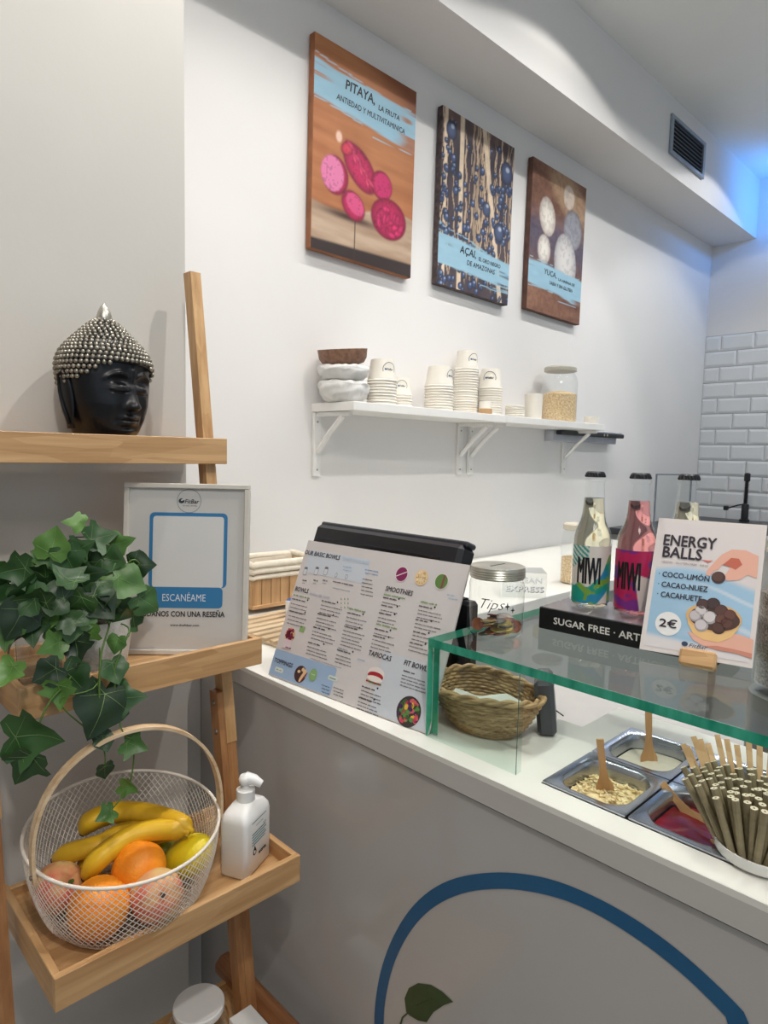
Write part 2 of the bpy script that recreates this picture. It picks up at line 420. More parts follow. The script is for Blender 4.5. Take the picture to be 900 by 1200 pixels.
# glazed metro tiles on the right wall, each its own piece over a thin grout bed
struct(MB().box((XF-.004, -.2, .95), (XF, YW, 2.283)).build('trim_2', M['grout']))
TW, TH, TD, GP = .1925, .0975, .010, .003
def tile_mesh(L):
    m = MB(); e = .014; x0, x1 = XF-.004-TD, XF-.004
    def ring_(x, i): return [(x, i, i), (x, L-i, i), (x, L-i, TH-GP-i), (x, i, TH-GP-i)]
    vs = ring_(x1, 0) + ring_(x0+.005, 0) + ring_(x0, e)
    fs = []
    for k in range(2):
        for i in range(4): fs.append((k*4+i, k*4+(i+1)%4, (k+1)*4+(i+1)%4, (k+1)*4+i))
    fs.append((8, 9, 10, 11))
    m.add(vs, [f[::-1] for f in fs]); return m
full = half = None
ztop = 2.2805
first = {}
for r in range(14):
    zz = ztop - (r+1)*TH
    y = YW - .001
    # running bond measured on the joints
    off = (TW*.5 if r % 2 == 0 else 0)
    y0 = YW - .001 - (TW-off if off else TW)
    segs = []
    yy = YW - .001
    if off:
        segs.append((yy-off+GP, off-GP)); yy -= off
    while yy > -.15:
        segs.append((yy-TW+GP, TW-GP)); yy -= TW
    for ys, L in segs:
        k = round(L, 4)
        if k not in first:
            o = tile_mesh(L).build('tile', M['tile'], wall_r); first[k] = o.data
        else:
            o = bpy.data.objects.new('tile', first[k]); COL.objects.link(o); o.parent = wall_r
        o.location = (random.uniform(-.0004, .0004), ys, zz)

# air vent on the soffit
vt = thing('air_vent', 'rectangular grey ceiling vent with dark slats on the soffit', 'vent', (3.165, YS, 2.922))
VW, VH = .412, .176
m = MB()
for a, b in (((0,-.012,0),(VW,0,.018)), ((0,-.012,VH-.018),(VW,0,VH)), ((0,-.012,.018),(.024,0,VH-.018)), ((VW-.024,-.012,.018),(VW,0,VH-.018))): m.box(a, b, bev=.002)
m.build('frame', mat('vent_aluminium', rgb(150, 160, 172), .4, metal=.5), vt)
MB().box((.02, -.002, .015), (VW-.02, -.0005, VH-.015)).build('backing', mat('vent_dark', rgb(16, 18, 22), .8), vt)
slat = mat('vent_slat', rgb(84, 92, 104), .5, metal=.2)
for k in range(7):
    z = .028 + k*.0185
    MB().box((.024, -.009, 0), (VW-.024, -.0065, .010), T=Tr(0, 0, z) @ Rt(-.5, 'X')).build('slat', slat, vt)

# ------------------------------------------------------------------ painted canvases
def fbm(x, y, s, o=3, seed=0):
    out = np.zeros_like(x); a = 1; tot = 0
    rs = np.random.RandomState(seed)
    for k in range(o):
        g = rs.rand(64, 64); X = x*s*2**k; Y = y*s*2**k
        xi = np.floor(X).astype(int); yi = np.floor(Y).astype(int); fx = X-xi; fy = Y-yi
        fx = fx*fx*(3-2*fx); fy = fy*fy*(3-2*fy); G = lambda i, j: g[i % 64, j % 64]
        out += a*((G(xi,yi)*(1-fx)+G(xi+1,yi)*fx)*(1-fy)+(G(xi,yi+1)*(1-fx)+G(xi+1,yi+1)*fx)*fy); tot += a; a *= .5
    return out/tot
def L3(*c): return np.array([lin(v) for v in c])
def mixc(A, B, t): return A*(1-t[..., None]) + B*t[..., None]
def ss(a, b, x): t = np.clip((x-a)/(b-a), 0, 1); return t*t*(3-2*t)
def painted(name, parent, w_, h, fn, nx=110, y=0.0, mat_=None, x0=0, z0=0):
    ny = int(nx*h/w_); u = np.linspace(0, 1, nx+1); v = np.linspace(0, 1, ny+1); U, V = np.meshgrid(u, v)
    C = np.clip(fn(U*w_, V*h, U, V), 0, 1)
    vs = np.stack([x0+U*w_, np.full_like(U, y), z0+V*h], -1).reshape(-1, 3)
    a = np.arange(ny*(nx+1)).reshape(ny, nx+1)[:, :-1].ravel(); F = np.stack([a, a+1, a+nx+2, a+nx+1], -1)
    me = bpy.data.meshes.new(name); me.from_pydata(vs.tolist(), [], F.tolist()); me.materials.append(mat_ or M['canvas'])
    at = me.color_attributes.new('Col', 'FLOAT_COLOR', 'POINT')
    cc = np.ones((len(vs), 4)); cc[:, :3] = C.reshape(-1, 3); at.data.foreach_set('color', cc.ravel())
    o = bpy.data.objects.new(name, me); COL.objects.link(o); o.parent = parent
    return o
def blob(C, X, Y, cx, cy, rx, ry, col, edge=.004, rot=0, dark=None):
    c, s = math.cos(rot), math.sin(rot); dx = (X-cx)*c+(Y-cy)*s; dy = -(X-cx)*s+(Y-cy)*c
    d = np.sqrt((dx/rx)**2+(dy/ry)**2); t = 1-ss(1-edge/min(rx, ry), 1+edge/min(rx, ry), d)
    cc = col if dark is None else mixc(col, dark, np.clip(d, 0, 1)**2.5)
    if dark is None: return mixc(C, np.broadcast_to(col, C.shape), t)
    return C*(1-t[..., None]) + cc*t[..., None]
BLUE = L3(150, 188, 206)
def band(C, X, Y, U, V, a, b, seed, tilt=0.0):
    n = fbm(U*1.2, V*22, 1.0, 3, seed); n2 = fbm(U*9, V*40, 1.0, 2, seed+1)
    c = V - tilt*(U-.5) + (n-.5)*.10*(.35+1.3*abs(U-.5))
    t = ss(a-.008, a+.004, c)*(1-ss(b-.004, b+.008, c))
    streak = 1-.9*ss(.58, .64, n)*ss(.34, .5, abs(U-.5)+.12*n2)
    t = t*streak
    for q, (o_, a_, b__) in enumerate(((a-.018, 0, .45), (b+.014, .3, .95), (a-.032, .55, 1), (b+.030, 0, .35))):
        t = np.maximum(t, (1-ss(.0015, .0035, abs(c-o_-.012*np.sin(U*5+q))))*(U > a_)*(U < b__)*.85)
    return mixc(C, np.broadcast_to(BLUE, C.shape)*(1+.12*(n2-.5))[..., None], t)
def f_pitaya(X, Y, U, V):
    n = fbm(X*3, Y*40, 1.0, 4, 1); n2 = fbm(X*6, Y*6, 2.0, 3, 2)
    C = mixc(L3(150, 88, 50), L3(196, 132, 86), np.clip(n*.9+n2*.4-.2, 0, 1))
    C = mixc(C, np.broadcast_to(L3(112, 58, 34), C.shape), ss(.86, 1.02, V+.25*U-.18)*.8)
    C = band(C, X, Y, U, V, .70, .875, 5, -.02)
    t = 1-ss(.245, .26, V+.03*np.sin(U*6)-.07*U+.02)
    tb = mixc(L3(150, 118, 92), L3(196, 172, 148), fbm(X*8, Y*50, 1.0, 3, 7)); C = mixc(C, tb, t)
    C = mixc(C, np.broadcast_to(L3(48, 36, 34), C.shape), 1-ss(.045, .06, V-.02*U))
    C = mixc(C, np.broadcast_to(L3(60, 44, 38), C.shape), (abs(U-.40) < .006)*(V < .2)*1.0)
    P = L3(196, 34, 92); D = L3(112, 12, 46)
    C = blob(C, X, Y, .15, .125, .11, .012, L3(70, 44, 34), .01)
    C = blob(C, X, Y, .19, .285, .085, .052, P, rot=-.7, dark=D)
    C = blob(C, X, Y, .135, .33, .03, .02, L3(206, 60, 84), rot=.6, dark=D)
    C = blob(C, X, Y, .10, .352, .012, .016, L3(228, 190, 170))
    C = blob(C, X, Y, .088, .235, .054, .058, P, dark=D)
    C = blob(C, X, Y, .078, .237, .045, .052, L3(214, 118, 160))
    C = blob(C, X, Y, .285, .262, .048, .046, P, dark=D)
    C = blob(C, X, Y, .290, .262, .039, .039, L3(190, 40, 100))
    C = blob(C, X, Y, .165, .165, .052, .042, P, rot=-.5, dark=D)
    C = blob(C, X, Y, .172, .172, .040, .028, L3(206, 76, 124), rot=-.5)
    C = blob(C, X, Y, .322, .165, .082, .066, P, dark=D)
    rs = np.random.RandomState(8)
    for k in range(26):
        a, d_ = rs.rand()*6.28, rs.rand()**.5*.9; x_, y_ = .322+.070*d_*math.cos(a), .165+.054*d_*math.sin(a)
        C = blob(C, X, Y, x_, y_, .019, .010, L3(206, 44, 104)*rs.uniform(.75, 1.25), rot=a+1.2, dark=L3(120, 10, 52))
    for k in range(7):
        t_ = k/6; C = blob(C, X, Y, .15+.085*t_, .335-.085*t_+.006*(-1)**k, .024, .008, L3(222, 70, 112)*(.8+.3*(k % 2)), rot=-.9+.4*(-1)**k, dark=L3(130, 16, 60))
    sp = fbm(X*160, Y*160, 1.0, 1, 11); pk = (C[..., 2] > 1.3*C[..., 1])*(sp > .74)*(V > .2)
    return mixc(C, C*.72, pk*1.0)
def f_acai(X, Y, U, V):
    n = fbm(X*14, Y*14, 1.0, 3, 21)
    C = mixc(L3(28, 32, 50), L3(92, 76, 78), n)
    C = mixc(C, np.broadcast_to(L3(120, 92, 80), C.shape), ss(.86, 1, V)*n)
    rs = np.random.RandomState(4)
    for k in range(30):
        x0 = rs.rand()*.44; sl = rs.uniform(-.25, .25); w_ = rs.uniform(.0015, .006)
        c = x0+(Y-.3)*sl*.5+.004*np.sin(Y*60+k)
        t = (1-ss(w_*.6, w_, abs(X-c)))*ss(.12, .2, V+rs.rand()*.1)*(1-ss(.9, 1., V+rs.rand()*.15-.1))
        C = mixc(C, np.broadcast_to(L3(196, 170, 142)*rs.uniform(.6, 1.05), C.shape), t)
    for x0, x1, w_ in ((.11, .12, .014), (.24, .38, .016), (.02, .03, .010)):
        c = x1+(x0-x1)*V
        C = mixc(C, np.broadcast_to(L3(222, 200, 172), C.shape)*(.75+.4*fbm(X*60, Y*60, 1.0, 2, 3))[..., None], 1-ss(w_*.7, w_, abs(X-c)))
    for k in range(210):
        x, y = rs.rand()*.44, rs.rand()*.615*(.78 if k > 30 else .95)
        if abs(x-.2) < .09 and y > .3 and rs.rand() < .6: continue
        r = rs.uniform(.008, .017); c = rs.uniform(.7, 1.1)
        C = blob(C, X, Y, x, y, r, r, L3(66, 84, 122)*c, .002, dark=L3(18, 24, 44))
        C = blob(C, X, Y, x+.2*r, y+.35*r, r*.3, r*.25, L3(150, 166, 196)*c, .002)
    for x, y, r in ((.39, .50, .040), (.05, .545, .030), (.355, .265, .034), (.27, .33, .026)):
        C = blob(C, X, Y, x, y, r, r*1.1, L3(74, 88, 122), .003, dark=L3(20, 24, 42))
        C = blob(C, X, Y, x+.005, y+.014, r*.3, r*.24, L3(170, 180, 200), .004)
    return band(C, X, Y, U, V, .115, .285, 15, -.02)
def f_yuca(X, Y, U, V):
    n = fbm(X*6, Y*30, 1.0, 4, 31)
    C = mixc(L3(92, 56, 44), L3(160, 116, 92), n)
    C = mixc(C, np.broadcast_to(L3(58, 70, 100), C.shape), ss(.22, .5, V)*(1-ss(.55, .75, V))*.7)
    C = blob(C, X, Y, .30, .53, .17, .08, L3(176, 142, 112), .02, rot=-.35)
    C = blob(C, X, Y, .29, .53, .045, .05, L3(218, 200, 184), .006)
    C = blob(C, X, Y, .125, .405, .062, .080, L3(236, 228, 216), rot=.25, dark=L3(176, 160, 150))
    C = blob(C, X, Y, .335, .40, .078, .086, L3(176, 176, 182), dark=L3(120, 116, 122))
    C = blob(C, X, Y, .335, .40, .055, .063, L3(150, 150, 158), .01)
    C = blob(C, X, Y, .11, .265, .050, .062, L3(230, 224, 214), dark=L3(170, 156, 150))
    C = blob(C, X, Y, .285, .245, .092, .125, L3(214, 210, 206), rot=.15, dark=L3(160, 156, 160))
    s_ = fbm(X*70, Y*70, 1.0, 2, 33); C = mixc(C, C*.82, ss(.55, .6, s_)*1.0)
    return band(C, X, Y, U, V, .17, .325, 25, -.02)
INK = rgb(34, 38, 44)
CW, CH, CT = .437, .615, .024
def canvas(x, z, fn, name_label, texts, edge, roll):
    t = thing('canvas_print', name_label, 'picture', (x, YW-CT-.004, z), (0, roll, 0), 'canvas prints on the wall')
    m = MB(); m.box((0, 0, 0), (CW, CT, CH), bev=.0015); m.build('stretcher', edge, t)
    painted('print', t, CW-.003, CH-.003, fn, y=-.0008, x0=.0015, z0=.0015)
    b = Board(t); b.y = lambda l: -.0012
    for st, x0, zz, x1, h, bo in texts: b.text(st, x0*CW, zz*CH, x1*CW, h, INK, bo, .15)
    b.done(); return t
e1 = mat('canvas_edge_brown', rgb(150, 96, 64), .7, var=.2, scale=12)
e2 = mat('canvas_edge_dark', rgb(78, 66, 66), .7, var=.4, scale=50)
e3 = mat('canvas_edge_umber', rgb(96, 66, 56), .7, var=.3, scale=20)
canvas(1.250, 2.108, f_pitaya, 'canvas of pink dragon fruit on brown wood, leftmost of the three', [
    ('PITAYA,', .28, .815, .56, .030, .02), ('LA FRUTA', .60, .800, .82, .017, .02),
    ('ANTIEDAD Y MULTIVITAMINICA', .20, .745, .88, .018, .012)], e1, .012)
canvas(1.822, 2.112, f_acai, 'canvas of dark acai berries on stems, middle of the three', [
    ('AÇAI,', .28, .222, .50, .028, .018), ('EL ORO NEGRO', .54, .215, .86, .015, .02), ('DE AMAZONAS', .38, .165, .78, .019, .015)], e2, .012)
canvas(2.392, 2.118, f_yuca, 'canvas of pale yuca halves on brown, rightmost of the three', [
    ('YUCA,', .28, .272, .50, .024, .018), ('LA HARINA DE', .54, .262, .86, .013, .02), ('SABIA Y SIN GLUTEN', .38, .215, .82, .015, .02)], e3, .012)

# ------------------------------------------------------------------ wall shelves
SHZ = 1.648
def wall_shelf(x0, x1, brs, label):
    t = thing('wall_shelf', label, 'shelf', (x0, YW, SHZ-.026), group='white wall shelves under the pictures')
    MB().box((0, -.20, 0), (x1-x0, -.001, .026), bev=.0015).build('board', M['white_metal'], t)
    for bx in brs:
        bx -= x0; m = MB(); w_ = .014
        m.box((bx, -.013, -.200), (bx+w_*2, -.001, -.001), bev=.001)
        m.box((bx+w_*.5, -.17, -.014), (bx+w_*1.5, -.013, -.001), bev=.001)
        m.tube([(bx+w_, -.014, -.125), (bx+w_, -.075, -.062), (bx+w_, -.135, -.014)], .0085, 6)
        o = m.build('bracket', M['white_metal'], t)
        for zz in (-.180, -.03):
            MB().lathe([(0, 0), (.003, .0), (.0032, .001), (0, .0018)], 10, T=Tr(bx+w_, -.013, zz) @ Rt(PI/2, 'X')).build('screw', M['screw'], o)
    return t
wall_shelf(1.283, 2.040, (1.285, 1.993), 'white wall shelf with brackets, left one holding cups and bowls')
wall_shelf(2.043, 2.800, (2.062, 2.765), 'white wall shelf with brackets, right one holding the glass storage jar')

def lathe_obj(name, prof, mt, parent=None, n=28, loc=(0,0,0), sharp=35, sx=1, sy=1):
    return MB().lathe(prof, n, sx=sx, sy=sy).build(name, mt, parent, smooth=True, loc=loc, sharp=sharp)

# paper cups: inverted, nested; each one an object
def cup_proto(r0, r1, h):
    """inverted cup, rim at the bottom"""
    m = MB(); m.lathe([(r0-.002, .004), (r0-.0005, .0002), (r0+.0022, .0016), (r0+.0022, .0034), (r0-.0005, .0052), (r1, h-.003), (r1, h), (r1-.003, h), (r1-.003, h-.004), (.0005, h-.004)], 28)
    o = m.build('paper_cup', M['paper'], None, smooth=True, sharp=40); return o
GC = 'white paper cups stacked on the wall shelf'
def logo_on(o, r, h, ang, sc):
    m = MB()
    def W(x, z):   # wrap
        a = ang + x/r; rr = r+.0006; return (rr*math.cos(a), rr*math.sin(a), z)
    n = 20
    for k in range(n):
        a, b = 2*PI*k/n, 2*PI*(k+1)/n; P = []
        for rad, t in ((sc, a), (sc*1.09, a), (sc*1.09, b), (sc, b)): P.append(W(rad*math.cos(t), h+rad*math.sin(t)))
        m.add(P, [(0,1,2,3)], 0, rgb(70, 72, 78))
    v, f = text_mesh('FitBar', .02, .2); mn = v.min(0); mx = v.max(0); s_ = 1.15*sc/(mx[0]-mn[0])
    m.add([W((a-mn[0])*s_-.45*sc, h-.15*sc+b*s_) for a, b in v], f, 0, rgb(40, 40, 46))
    m.add([W(sc*(-.62+.17*math.cos(k)), h+sc*(.02+.17*math.sin(k))) for k in np.linspace(0, 2*PI, 9)[:-1]], [tuple(range(8))], 0, rgb(60, 110, 150))
    m.build('printed_logo', M['ink'], o)
ORD = 'lowest second third fourth fifth sixth seventh eighth ninth tenth eleventh twelfth thirteenth fourteenth fifteenth sixteenth seventeenth eighteenth nineteenth'.split()
def cup_stack(px, n, r0, h, yy, lab, side=-1, logo_px=0, gap=.0092):
    r1 = r0*.80
    p = on(px, 480, 'y', yy); x = p.x; proto = cup_proto(r0, r1, h)
    proto.location = (x, yy, SHZ+.0004)
    for k in range(n):
        top = k == n-1
        o = proto if k == 0 else proto.copy()
        if k: COL.objects.link(o); o.location = (x+random.uniform(-.0006, .0006), yy+random.uniform(-.0006, .0006), SHZ+.0004+k*gap)
        if top:
            tag(o, lab[0], 'cup', GC)
            to = math.atan2(-yy, -x) + logo_px
            logo_on(o, (r0+r1)/2, h*.52, to, h*.30)
        else: tag(o, (ORD[k] + ' cup from the bottom' if k else 'lowest cup') + ', ' + lab[1], 'cup', GC)
cup_stack(447, 9, .046, .068, 1.515, ('top paper cup with round logo, of the cup stack beside the wrapped bowls', 'in the stack beside the wrapped bowls'), logo_px=.55)
cup_stack(468, 6, .042, .060, 1.60, ('top paper cup with logo, half hidden behind the leftmost cup stack', 'in the short stack behind the leftmost one'), logo_px=.2)
cup_stack(514, 10, .050, .070, 1.535, ('top paper cup of the wide stack left of the tallest one', 'in the wide stack left of the tallest'), logo_px=1.1)
cup_stack(545, 19, .045, .070, 1.585, ('top paper cup of the tallest cup stack', 'in the tallest cup stack'), logo_px=.75)
cup_stack(574, 13, .046, .078, 1.60, ('top paper cup with logo, of the stack right of the tallest', 'in the stack right of the tallest'), logo_px=-.1)
# small kraft cup in front
p = on(566, 484, 'y', 1.50)
k = thing('kraft_cup', 'small beige tasting cup upside down in front of the cup stacks', 'cup', (p.x, 1.49, SHZ+.0004))
lathe_obj('rim', [(.024, 0), (.0255, .002), (.025, .020), (.0005, .020)], mat('kraft_brown', rgb(190, 152, 108), .6), k)
lathe_obj('cup_body', [(.023, .0202), (.019, .048), (.0005, .048)], M['paper'], k)
# flat lids
for q in range(6):
    p = on(603, 487, 'y', 1.53)
    o = lathe_obj('cup_lid', [(.036, 0), (.038, .0015), (.038, .006), (.034, .0078), (.0005, .0078)], M['paper'], n=24)
    o.location = (p.x+random.uniform(-.002, .002), 1.53, SHZ+.0004+q*.0082); tag(o, ('lowest' if q == 0 else 'topmost' if q == 5 else ORD[q]) + (' flat white lid' if q in (0, 5) else ' flat white lid from the bottom') + ' of the low stack right of the cups', 'lid', 'flat white lids on the wall shelf')
# white beaker
p = on(626, 490, 'y', 1.50)
o = lathe_obj('white_beaker', [(.033, 0), (.036, .100), (.0345, .100), (.032, .004), (.0005, .004)], M['paper']); o.location = (p.x, 1.505, SHZ+.0004)
tag(o, 'plain white paper beaker standing open left of the glass storage jar', 'cup')
# big glass jar of oats
p = on(653, 492, 'y', 1.56)
j = thing('storage_jar', 'large glass storage jar half full of oats on the wall shelf', 'jar', (p.x, 1.555, SHZ+.0004))
R_ = .077
lathe_obj('glass_body', [(.0005, 0), (R_-.004, 0), (R_, .006), (R_, .17), (R_-.005, .195), (R_-.016, .212), (R_-.014, .222)], M['jarglass'], j, 36)
lathe_obj('oats', [(.0005, .003), (R_-.003, .004), (R_-.003, .120), (R_*.6, .132), (.0005, .138)], M['granola'], j, 30)
lathe_obj('lid', [(R_-.012, .218), (R_-.008, .220), (R_-.008, .234), (R_-.014, .240), (.0005, .242)], mat('grey_lid', rgb(176, 172, 160), .5), j, 30)
p = on(691, 497, 'y', 1.53)
o = lathe_obj('candle_cup', [(.0005, 0), (.030, 0), (.034, .032), (.032, .033), (.030, .026), (.0005, .026)], M['paper'], n=20); o.location = (2.762, 1.50, SHZ+.0004)
tag(o, 'small white candle cup at the right end of the wall shelf', 'cup')
# bowls wrapped in white at the left end
def bowl_prof(r, h, t=.004):
    P = [(.0005, 0), (r*.45, 0), (r*.75, h*.22), (r*.95, h*.6), (r, h), (r-t, h), (r*.92-t, h*.6), (r*.7-t, h*.28), (.0005, h*.14)]
    return P
def crumple(o, amp, sc):
    for v in o.data.vertices:
        n = mnoise.noise(v.co*sc + Vector((3, 1, 7))); d = Vector((v.co.x, v.co.y, 0)); 
        if d.length > 1e-5: v.co += d.normalized()*n*amp
        v.co.z += mnoise.noise(v.co*sc*1.3)*amp*.6*(1 if v.co.z > .012 else 0)
def wrapped(h, r, loc, rot, lab):
    m = MB(); prof = [(.0005, 0), (r*.62, 0), (r*.78, h*.12), (r*.93, h*.4), (r, h*.72), (r*.98, h*.88), (r*.85, h*.98), (r*.4, h), (.0005, h)]
    P = []
    for i in range(len(prof)-1):
        for q in range(3): P.append((prof[i][0]+(prof[i+1][0]-prof[i][0])*q/3, prof[i][1]+(prof[i+1][1]-prof[i][1])*q/3))
    P.append(prof[-1])
    m.lathe(P, 40); o = m.build('wrapped_bowl', M['cloth'], None, smooth=True); crumple(o, .010, 60)
    o.location = loc; o.rotation_euler = rot; tag(o, lab, 'bowl', 'bowls wrapped in white paper'); return o
pb = on(404, 466, 'y', 1.545)
wrapped(.064, .077, (pb.x, 1.55, SHZ+.002), (0, 0, 0), 'bowl wrapped in white paper, bottom of the pile at the shelf end')
wrapped(.046, .078, (pb.x-.003, 1.55, SHZ+.068), (0, -.06, .8), 'bowl wrapped in white paper, under the brown coconut bowl')
o = MB().lathe([(.0005, 0), (.046, 0), (.064, .006), (.0725, .020), (.076, .046), (.072, .046), (.068, .022), (.058, .011), (.0005, .006)], 36).build('coconut_bowl', M['coconut'], None, smooth=True, sharp=50)
o.location = (pb.x-.004, 1.55, SHZ+.1155); o.rotation_euler = (.05, -.13, 0)
tag(o, 'brown coconut shell bowl lying tilted on top of two wrapped bowls', 'bowl')

# black holder on the wall right of the shelf
h_ = thing('wall_rack', 'black bar rack with grey plates on the wall right of the shelf', 'rack', (2.62, YW, 1.583))
MB().box((0, -.075, .036), (.60, -.001, .044), bev=.002).build('top_plate', mat('grey_plate', rgb(196, 198, 202), .4, metal=.1), h_)
MB().box((.01, -.082, .016), (.612, -.05, .036), bev=.004).build('bar', M['black'], h_)
MB().box((0, -.045, -.014), (.60, -.001, .035), bev=.002).build('lower_plate', mat('grey_plate_low', rgb(186, 188, 194), .4, metal=.1), h_)
for k in range(2): MB().lathe([(0, 0), (.006, 0), (.006, .002), (0, .003)], 10, T=Tr(.40+.03*k, -.082, .026) @ Rt(PI/2, 'X')).build('button', M['silver'], h_)

# ------------------------------------------------------------------ back counter and sink
bc = thing('back_counter', 'white counter running along the wall under the shelves', 'counter', (.884, 1.05, 0))
MB().box((0, .03, .08), (2.32, .598, 1.04), bev=.002).build('cabinet_body', M['cabinet'], bc)
MB().box((0, 0, 1.042), (2.32, .598, 1.08), bev=.002).build('worktop', M['counter_white'], bc)
sk = thing('sink_counter', 'dark edged sink counter in front of the tiled wall', 'counter', (3.25, .2, 0))
MB().box((.03, 0, .08), (1.185, 1.44, 1.10), bev=.002).build('cabinet_body', M['cabinet'], sk)
MB().box((0, -.02, 1.102), (1.185, 1.44, 1.135), bev=.003).build('worktop', mat('dark_stone', rgb(52, 54, 58), .35, var=.2, scale=60), sk)
tp = thing('kitchen_tap', 'black spring kitchen tap standing in front of the white tiles', 'tap', (4.30, 1.305, 1.136))
lathe_obj('tap_base', [(.028, 0), (.028, .012), (.020, .016), (.020, .10), (.017, .105), (.0005, .105)], M['black'], tp, 16)
m = MB()
for k in range(14): m.lathe([(.009, 0), (.0155, .003), (.009, .006)], 12, T=Tr(0, 0, .108+k*.0095))
m.build('spring', M['black'], tp, smooth=False)
MB().tube([(0, 0, .1), (0, 0, .245)], .009, 10).build('pipe', M['black'], tp)
lathe_obj('spray_head', [(.013, .24), (.017, .245), (.017, .285), (.010, .292), (.0005, .292)], M['black'], tp, 14)
o = MB().tube([(0, 0, .105), (-.03, .03, .098), (-.075, .075, .078)], .0045, 8).build('lever', M['black'], tp)
MB().box((-.098, .068, .066), (-.070, .092, .092), bev=.004).build('lever_knob', M['black'], o)
# framed clear screen between bottles and tiles
gs = thing('splash_screen', 'thin rimmed clear glass screen standing behind the bottles', 'screen', (2.81, 1.21, ZT+.0006), (0, 0, -.386))
MB().box((.005, 0, .004), (.200, .004, .350)).build('glass_pane', M['glass'], gs)
m = MB()
for a, b in (((0,-.001,0),(.005,.005,.355)), ((.200,-.001,0),(.205,.005,.355)), ((.005,-.001,.350),(.200,.005,.355)), ((.005,-.001,0),(.200,.005,.004))): m.box(a, b)
m.build('rim', mat('screen_rim', rgb(120, 126, 136), .4, metal=.5), gs)

# ------------------------------------------------------------------ front counter
XC, ZT = .680, 1.08
ct = thing('front_counter', 'long white serving counter with a blue ring printed on its front', 'counter', (XC, -1.2, 0))
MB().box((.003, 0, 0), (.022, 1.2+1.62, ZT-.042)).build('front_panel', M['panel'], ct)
MB().box((.0045, 0, ZT-.042), (.02, 2.82, ZT-.038)).build('seam', M['seam'], ct)
MB().box((.30, 0, .08), (.33, 1.2+.44, ZT-.04)).build('back_panel', M['cabinet'], ct)
# printed ring traced on the panel plane
outer = [(438,1200),(440,1170),(446,1136),(458,1102),(476,1070),(500,1045),(530,1029),(570,1022),(610,1023),(650,1031),(690,1047),(730,1068),(770,1094),(810,1126),(850,1163),(885,1200)]
inner = [(449,1200),(451,1172),(458,1138),(471,1106),(490,1078),(514,1058),(545,1045),(580,1041),(615,1043),(655,1052),(690,1066),(725,1086),(765,1113),(803,1144),(838,1178),(858,1200)]
def pl(pt): q = on(*pt, 'x', XC+.0022); return (q.y+1.2, q.z)
A = [pl(p) for p in outer]; B = [pl(p) for p in inner]
# close the oval below the frame the same way round
def close(P):
    c0, c1 = P[0], P[-1]; out = list(P); n = 14; mx_, mz = (c0[0]+c1[0])/2, min(c0[1], c1[1])
    for k in range(1, n):
        t = PI*k/n; x = mx_+(c1[0]-c0[0])/2*math.cos(t); z = (c1[1]*(1-k/n)+c0[1]*k/n) - .30*math.sin(t)
        out.append((x, z))
    return out
def smooth_loop(P, it=2):
    for _ in range(it):
        Q = []
        for i in range(len(P)):
            a, b = P[i], P[(i+1) % len(P)]; Q += [(a[0]*.75+b[0]*.25, a[1]*.75+b[1]*.25), (a[0]*.25+b[0]*.75, a[1]*.25+b[1]*.75)]
        P = Q
    return P
A = smooth_loop(close(A)); B = smooth_loop(close(B)); n = len(A)
MB().add([(.0022, y, z) for y, z in A] + [(.0022, y, z) for y, z in B], [(i, (i+1) % n, (i+1) % n + n, i+n) for i in range(n)]).build('printed_ring', M['blue_ring'], ct)
lf = [(476,1186),(474,1170),(479,1158),(490,1152),(505,1154),(518,1162),(531,1174),(520,1178),(508,1186),(500,1198),(490,1196),(480,1190)]
m = MB(); m.add([(.0021, *pl(p)) for p in lf], [tuple(range(len(lf)))])
m.tube([(.0021, *pl(p)) for p in ((468,1205),(472,1192),(485,1181),(506,1171))], .0015, 4, flat=1)
m.build('printed_leaf', M['leafprint'], ct)

wt = thing('serving_worktop', 'white worktop on the front counter with cut out for the food pans', 'worktop', (XC, -1.2, ZT-.038))
Y0, Y1 = .205+1.2, .437+1.2
PX0, PX1 = .040, .298
m = MB(); H = .038; b = .0
m.box((0, 0, 0), (PX0, 2.84, H)); m.box((PX1, 0, 0), (.362, 1.69, H)); m.box((PX0, Y1, 0), (.242, 2.24, H)); m.box((.242, Y1, 0), (PX1, 1.69, H)); m.box((PX0, 0, 0), (PX1, Y0, H)); m.box((PX0, 2.24, 0), (.20, 2.84, H))
m.build('worktop_slab', M['counter_white'], wt)
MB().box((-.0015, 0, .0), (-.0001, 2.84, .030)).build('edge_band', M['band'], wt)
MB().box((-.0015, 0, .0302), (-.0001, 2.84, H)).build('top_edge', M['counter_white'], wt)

# gastronorm pans
def rrect(x0, y0, x1, y1, r, n=6):
    P = []
    for cx, cy, a0 in ((x1-r,y0+r,-PI/2),(x1-r,y1-r,0),(x0+r,y1-r,PI/2),(x0+r,y0+r,PI)):
        for k in range(n+1): P.append((cx+r*math.cos(a0+PI/2*k/n), cy+r*math.sin(a0+PI/2*k/n)))
    return P
PW, PD = .1255, .112
def pan(x, y, label, content):
    t = thing('food_pan', label, 'food pan', (x, y, ZT+.0005), group='steel food pans in the worktop')
    loops = []; L = [(0, .002, .0), (0, .002, .0022), (.009, .026, .0022), (.011, .028, .0005), (.013, .026, -.006), (.016, .024, -.055), (.022, .020, -.060)]
    vs = []; fs = []
    for ins, r, z in L:
        P = rrect(ins, ins, PW-ins, PD-ins, r); vs += [(a, b_, z) for a, b_ in P]
    n = 28
    for j in range(len(L)-1):
        for i in range(n): fs.append((j*n+i, j*n+(i+1)%n, (j+1)*n+(i+1)%n, (j+1)*n+i))
    fs.append(tuple((len(L)-1)*n+i for i in range(n)))
    m = MB(); m.add(vs, fs); m.build('pan_body', M['steel'], t, smooth=True, sharp=40)
    return t
random.seed(3)
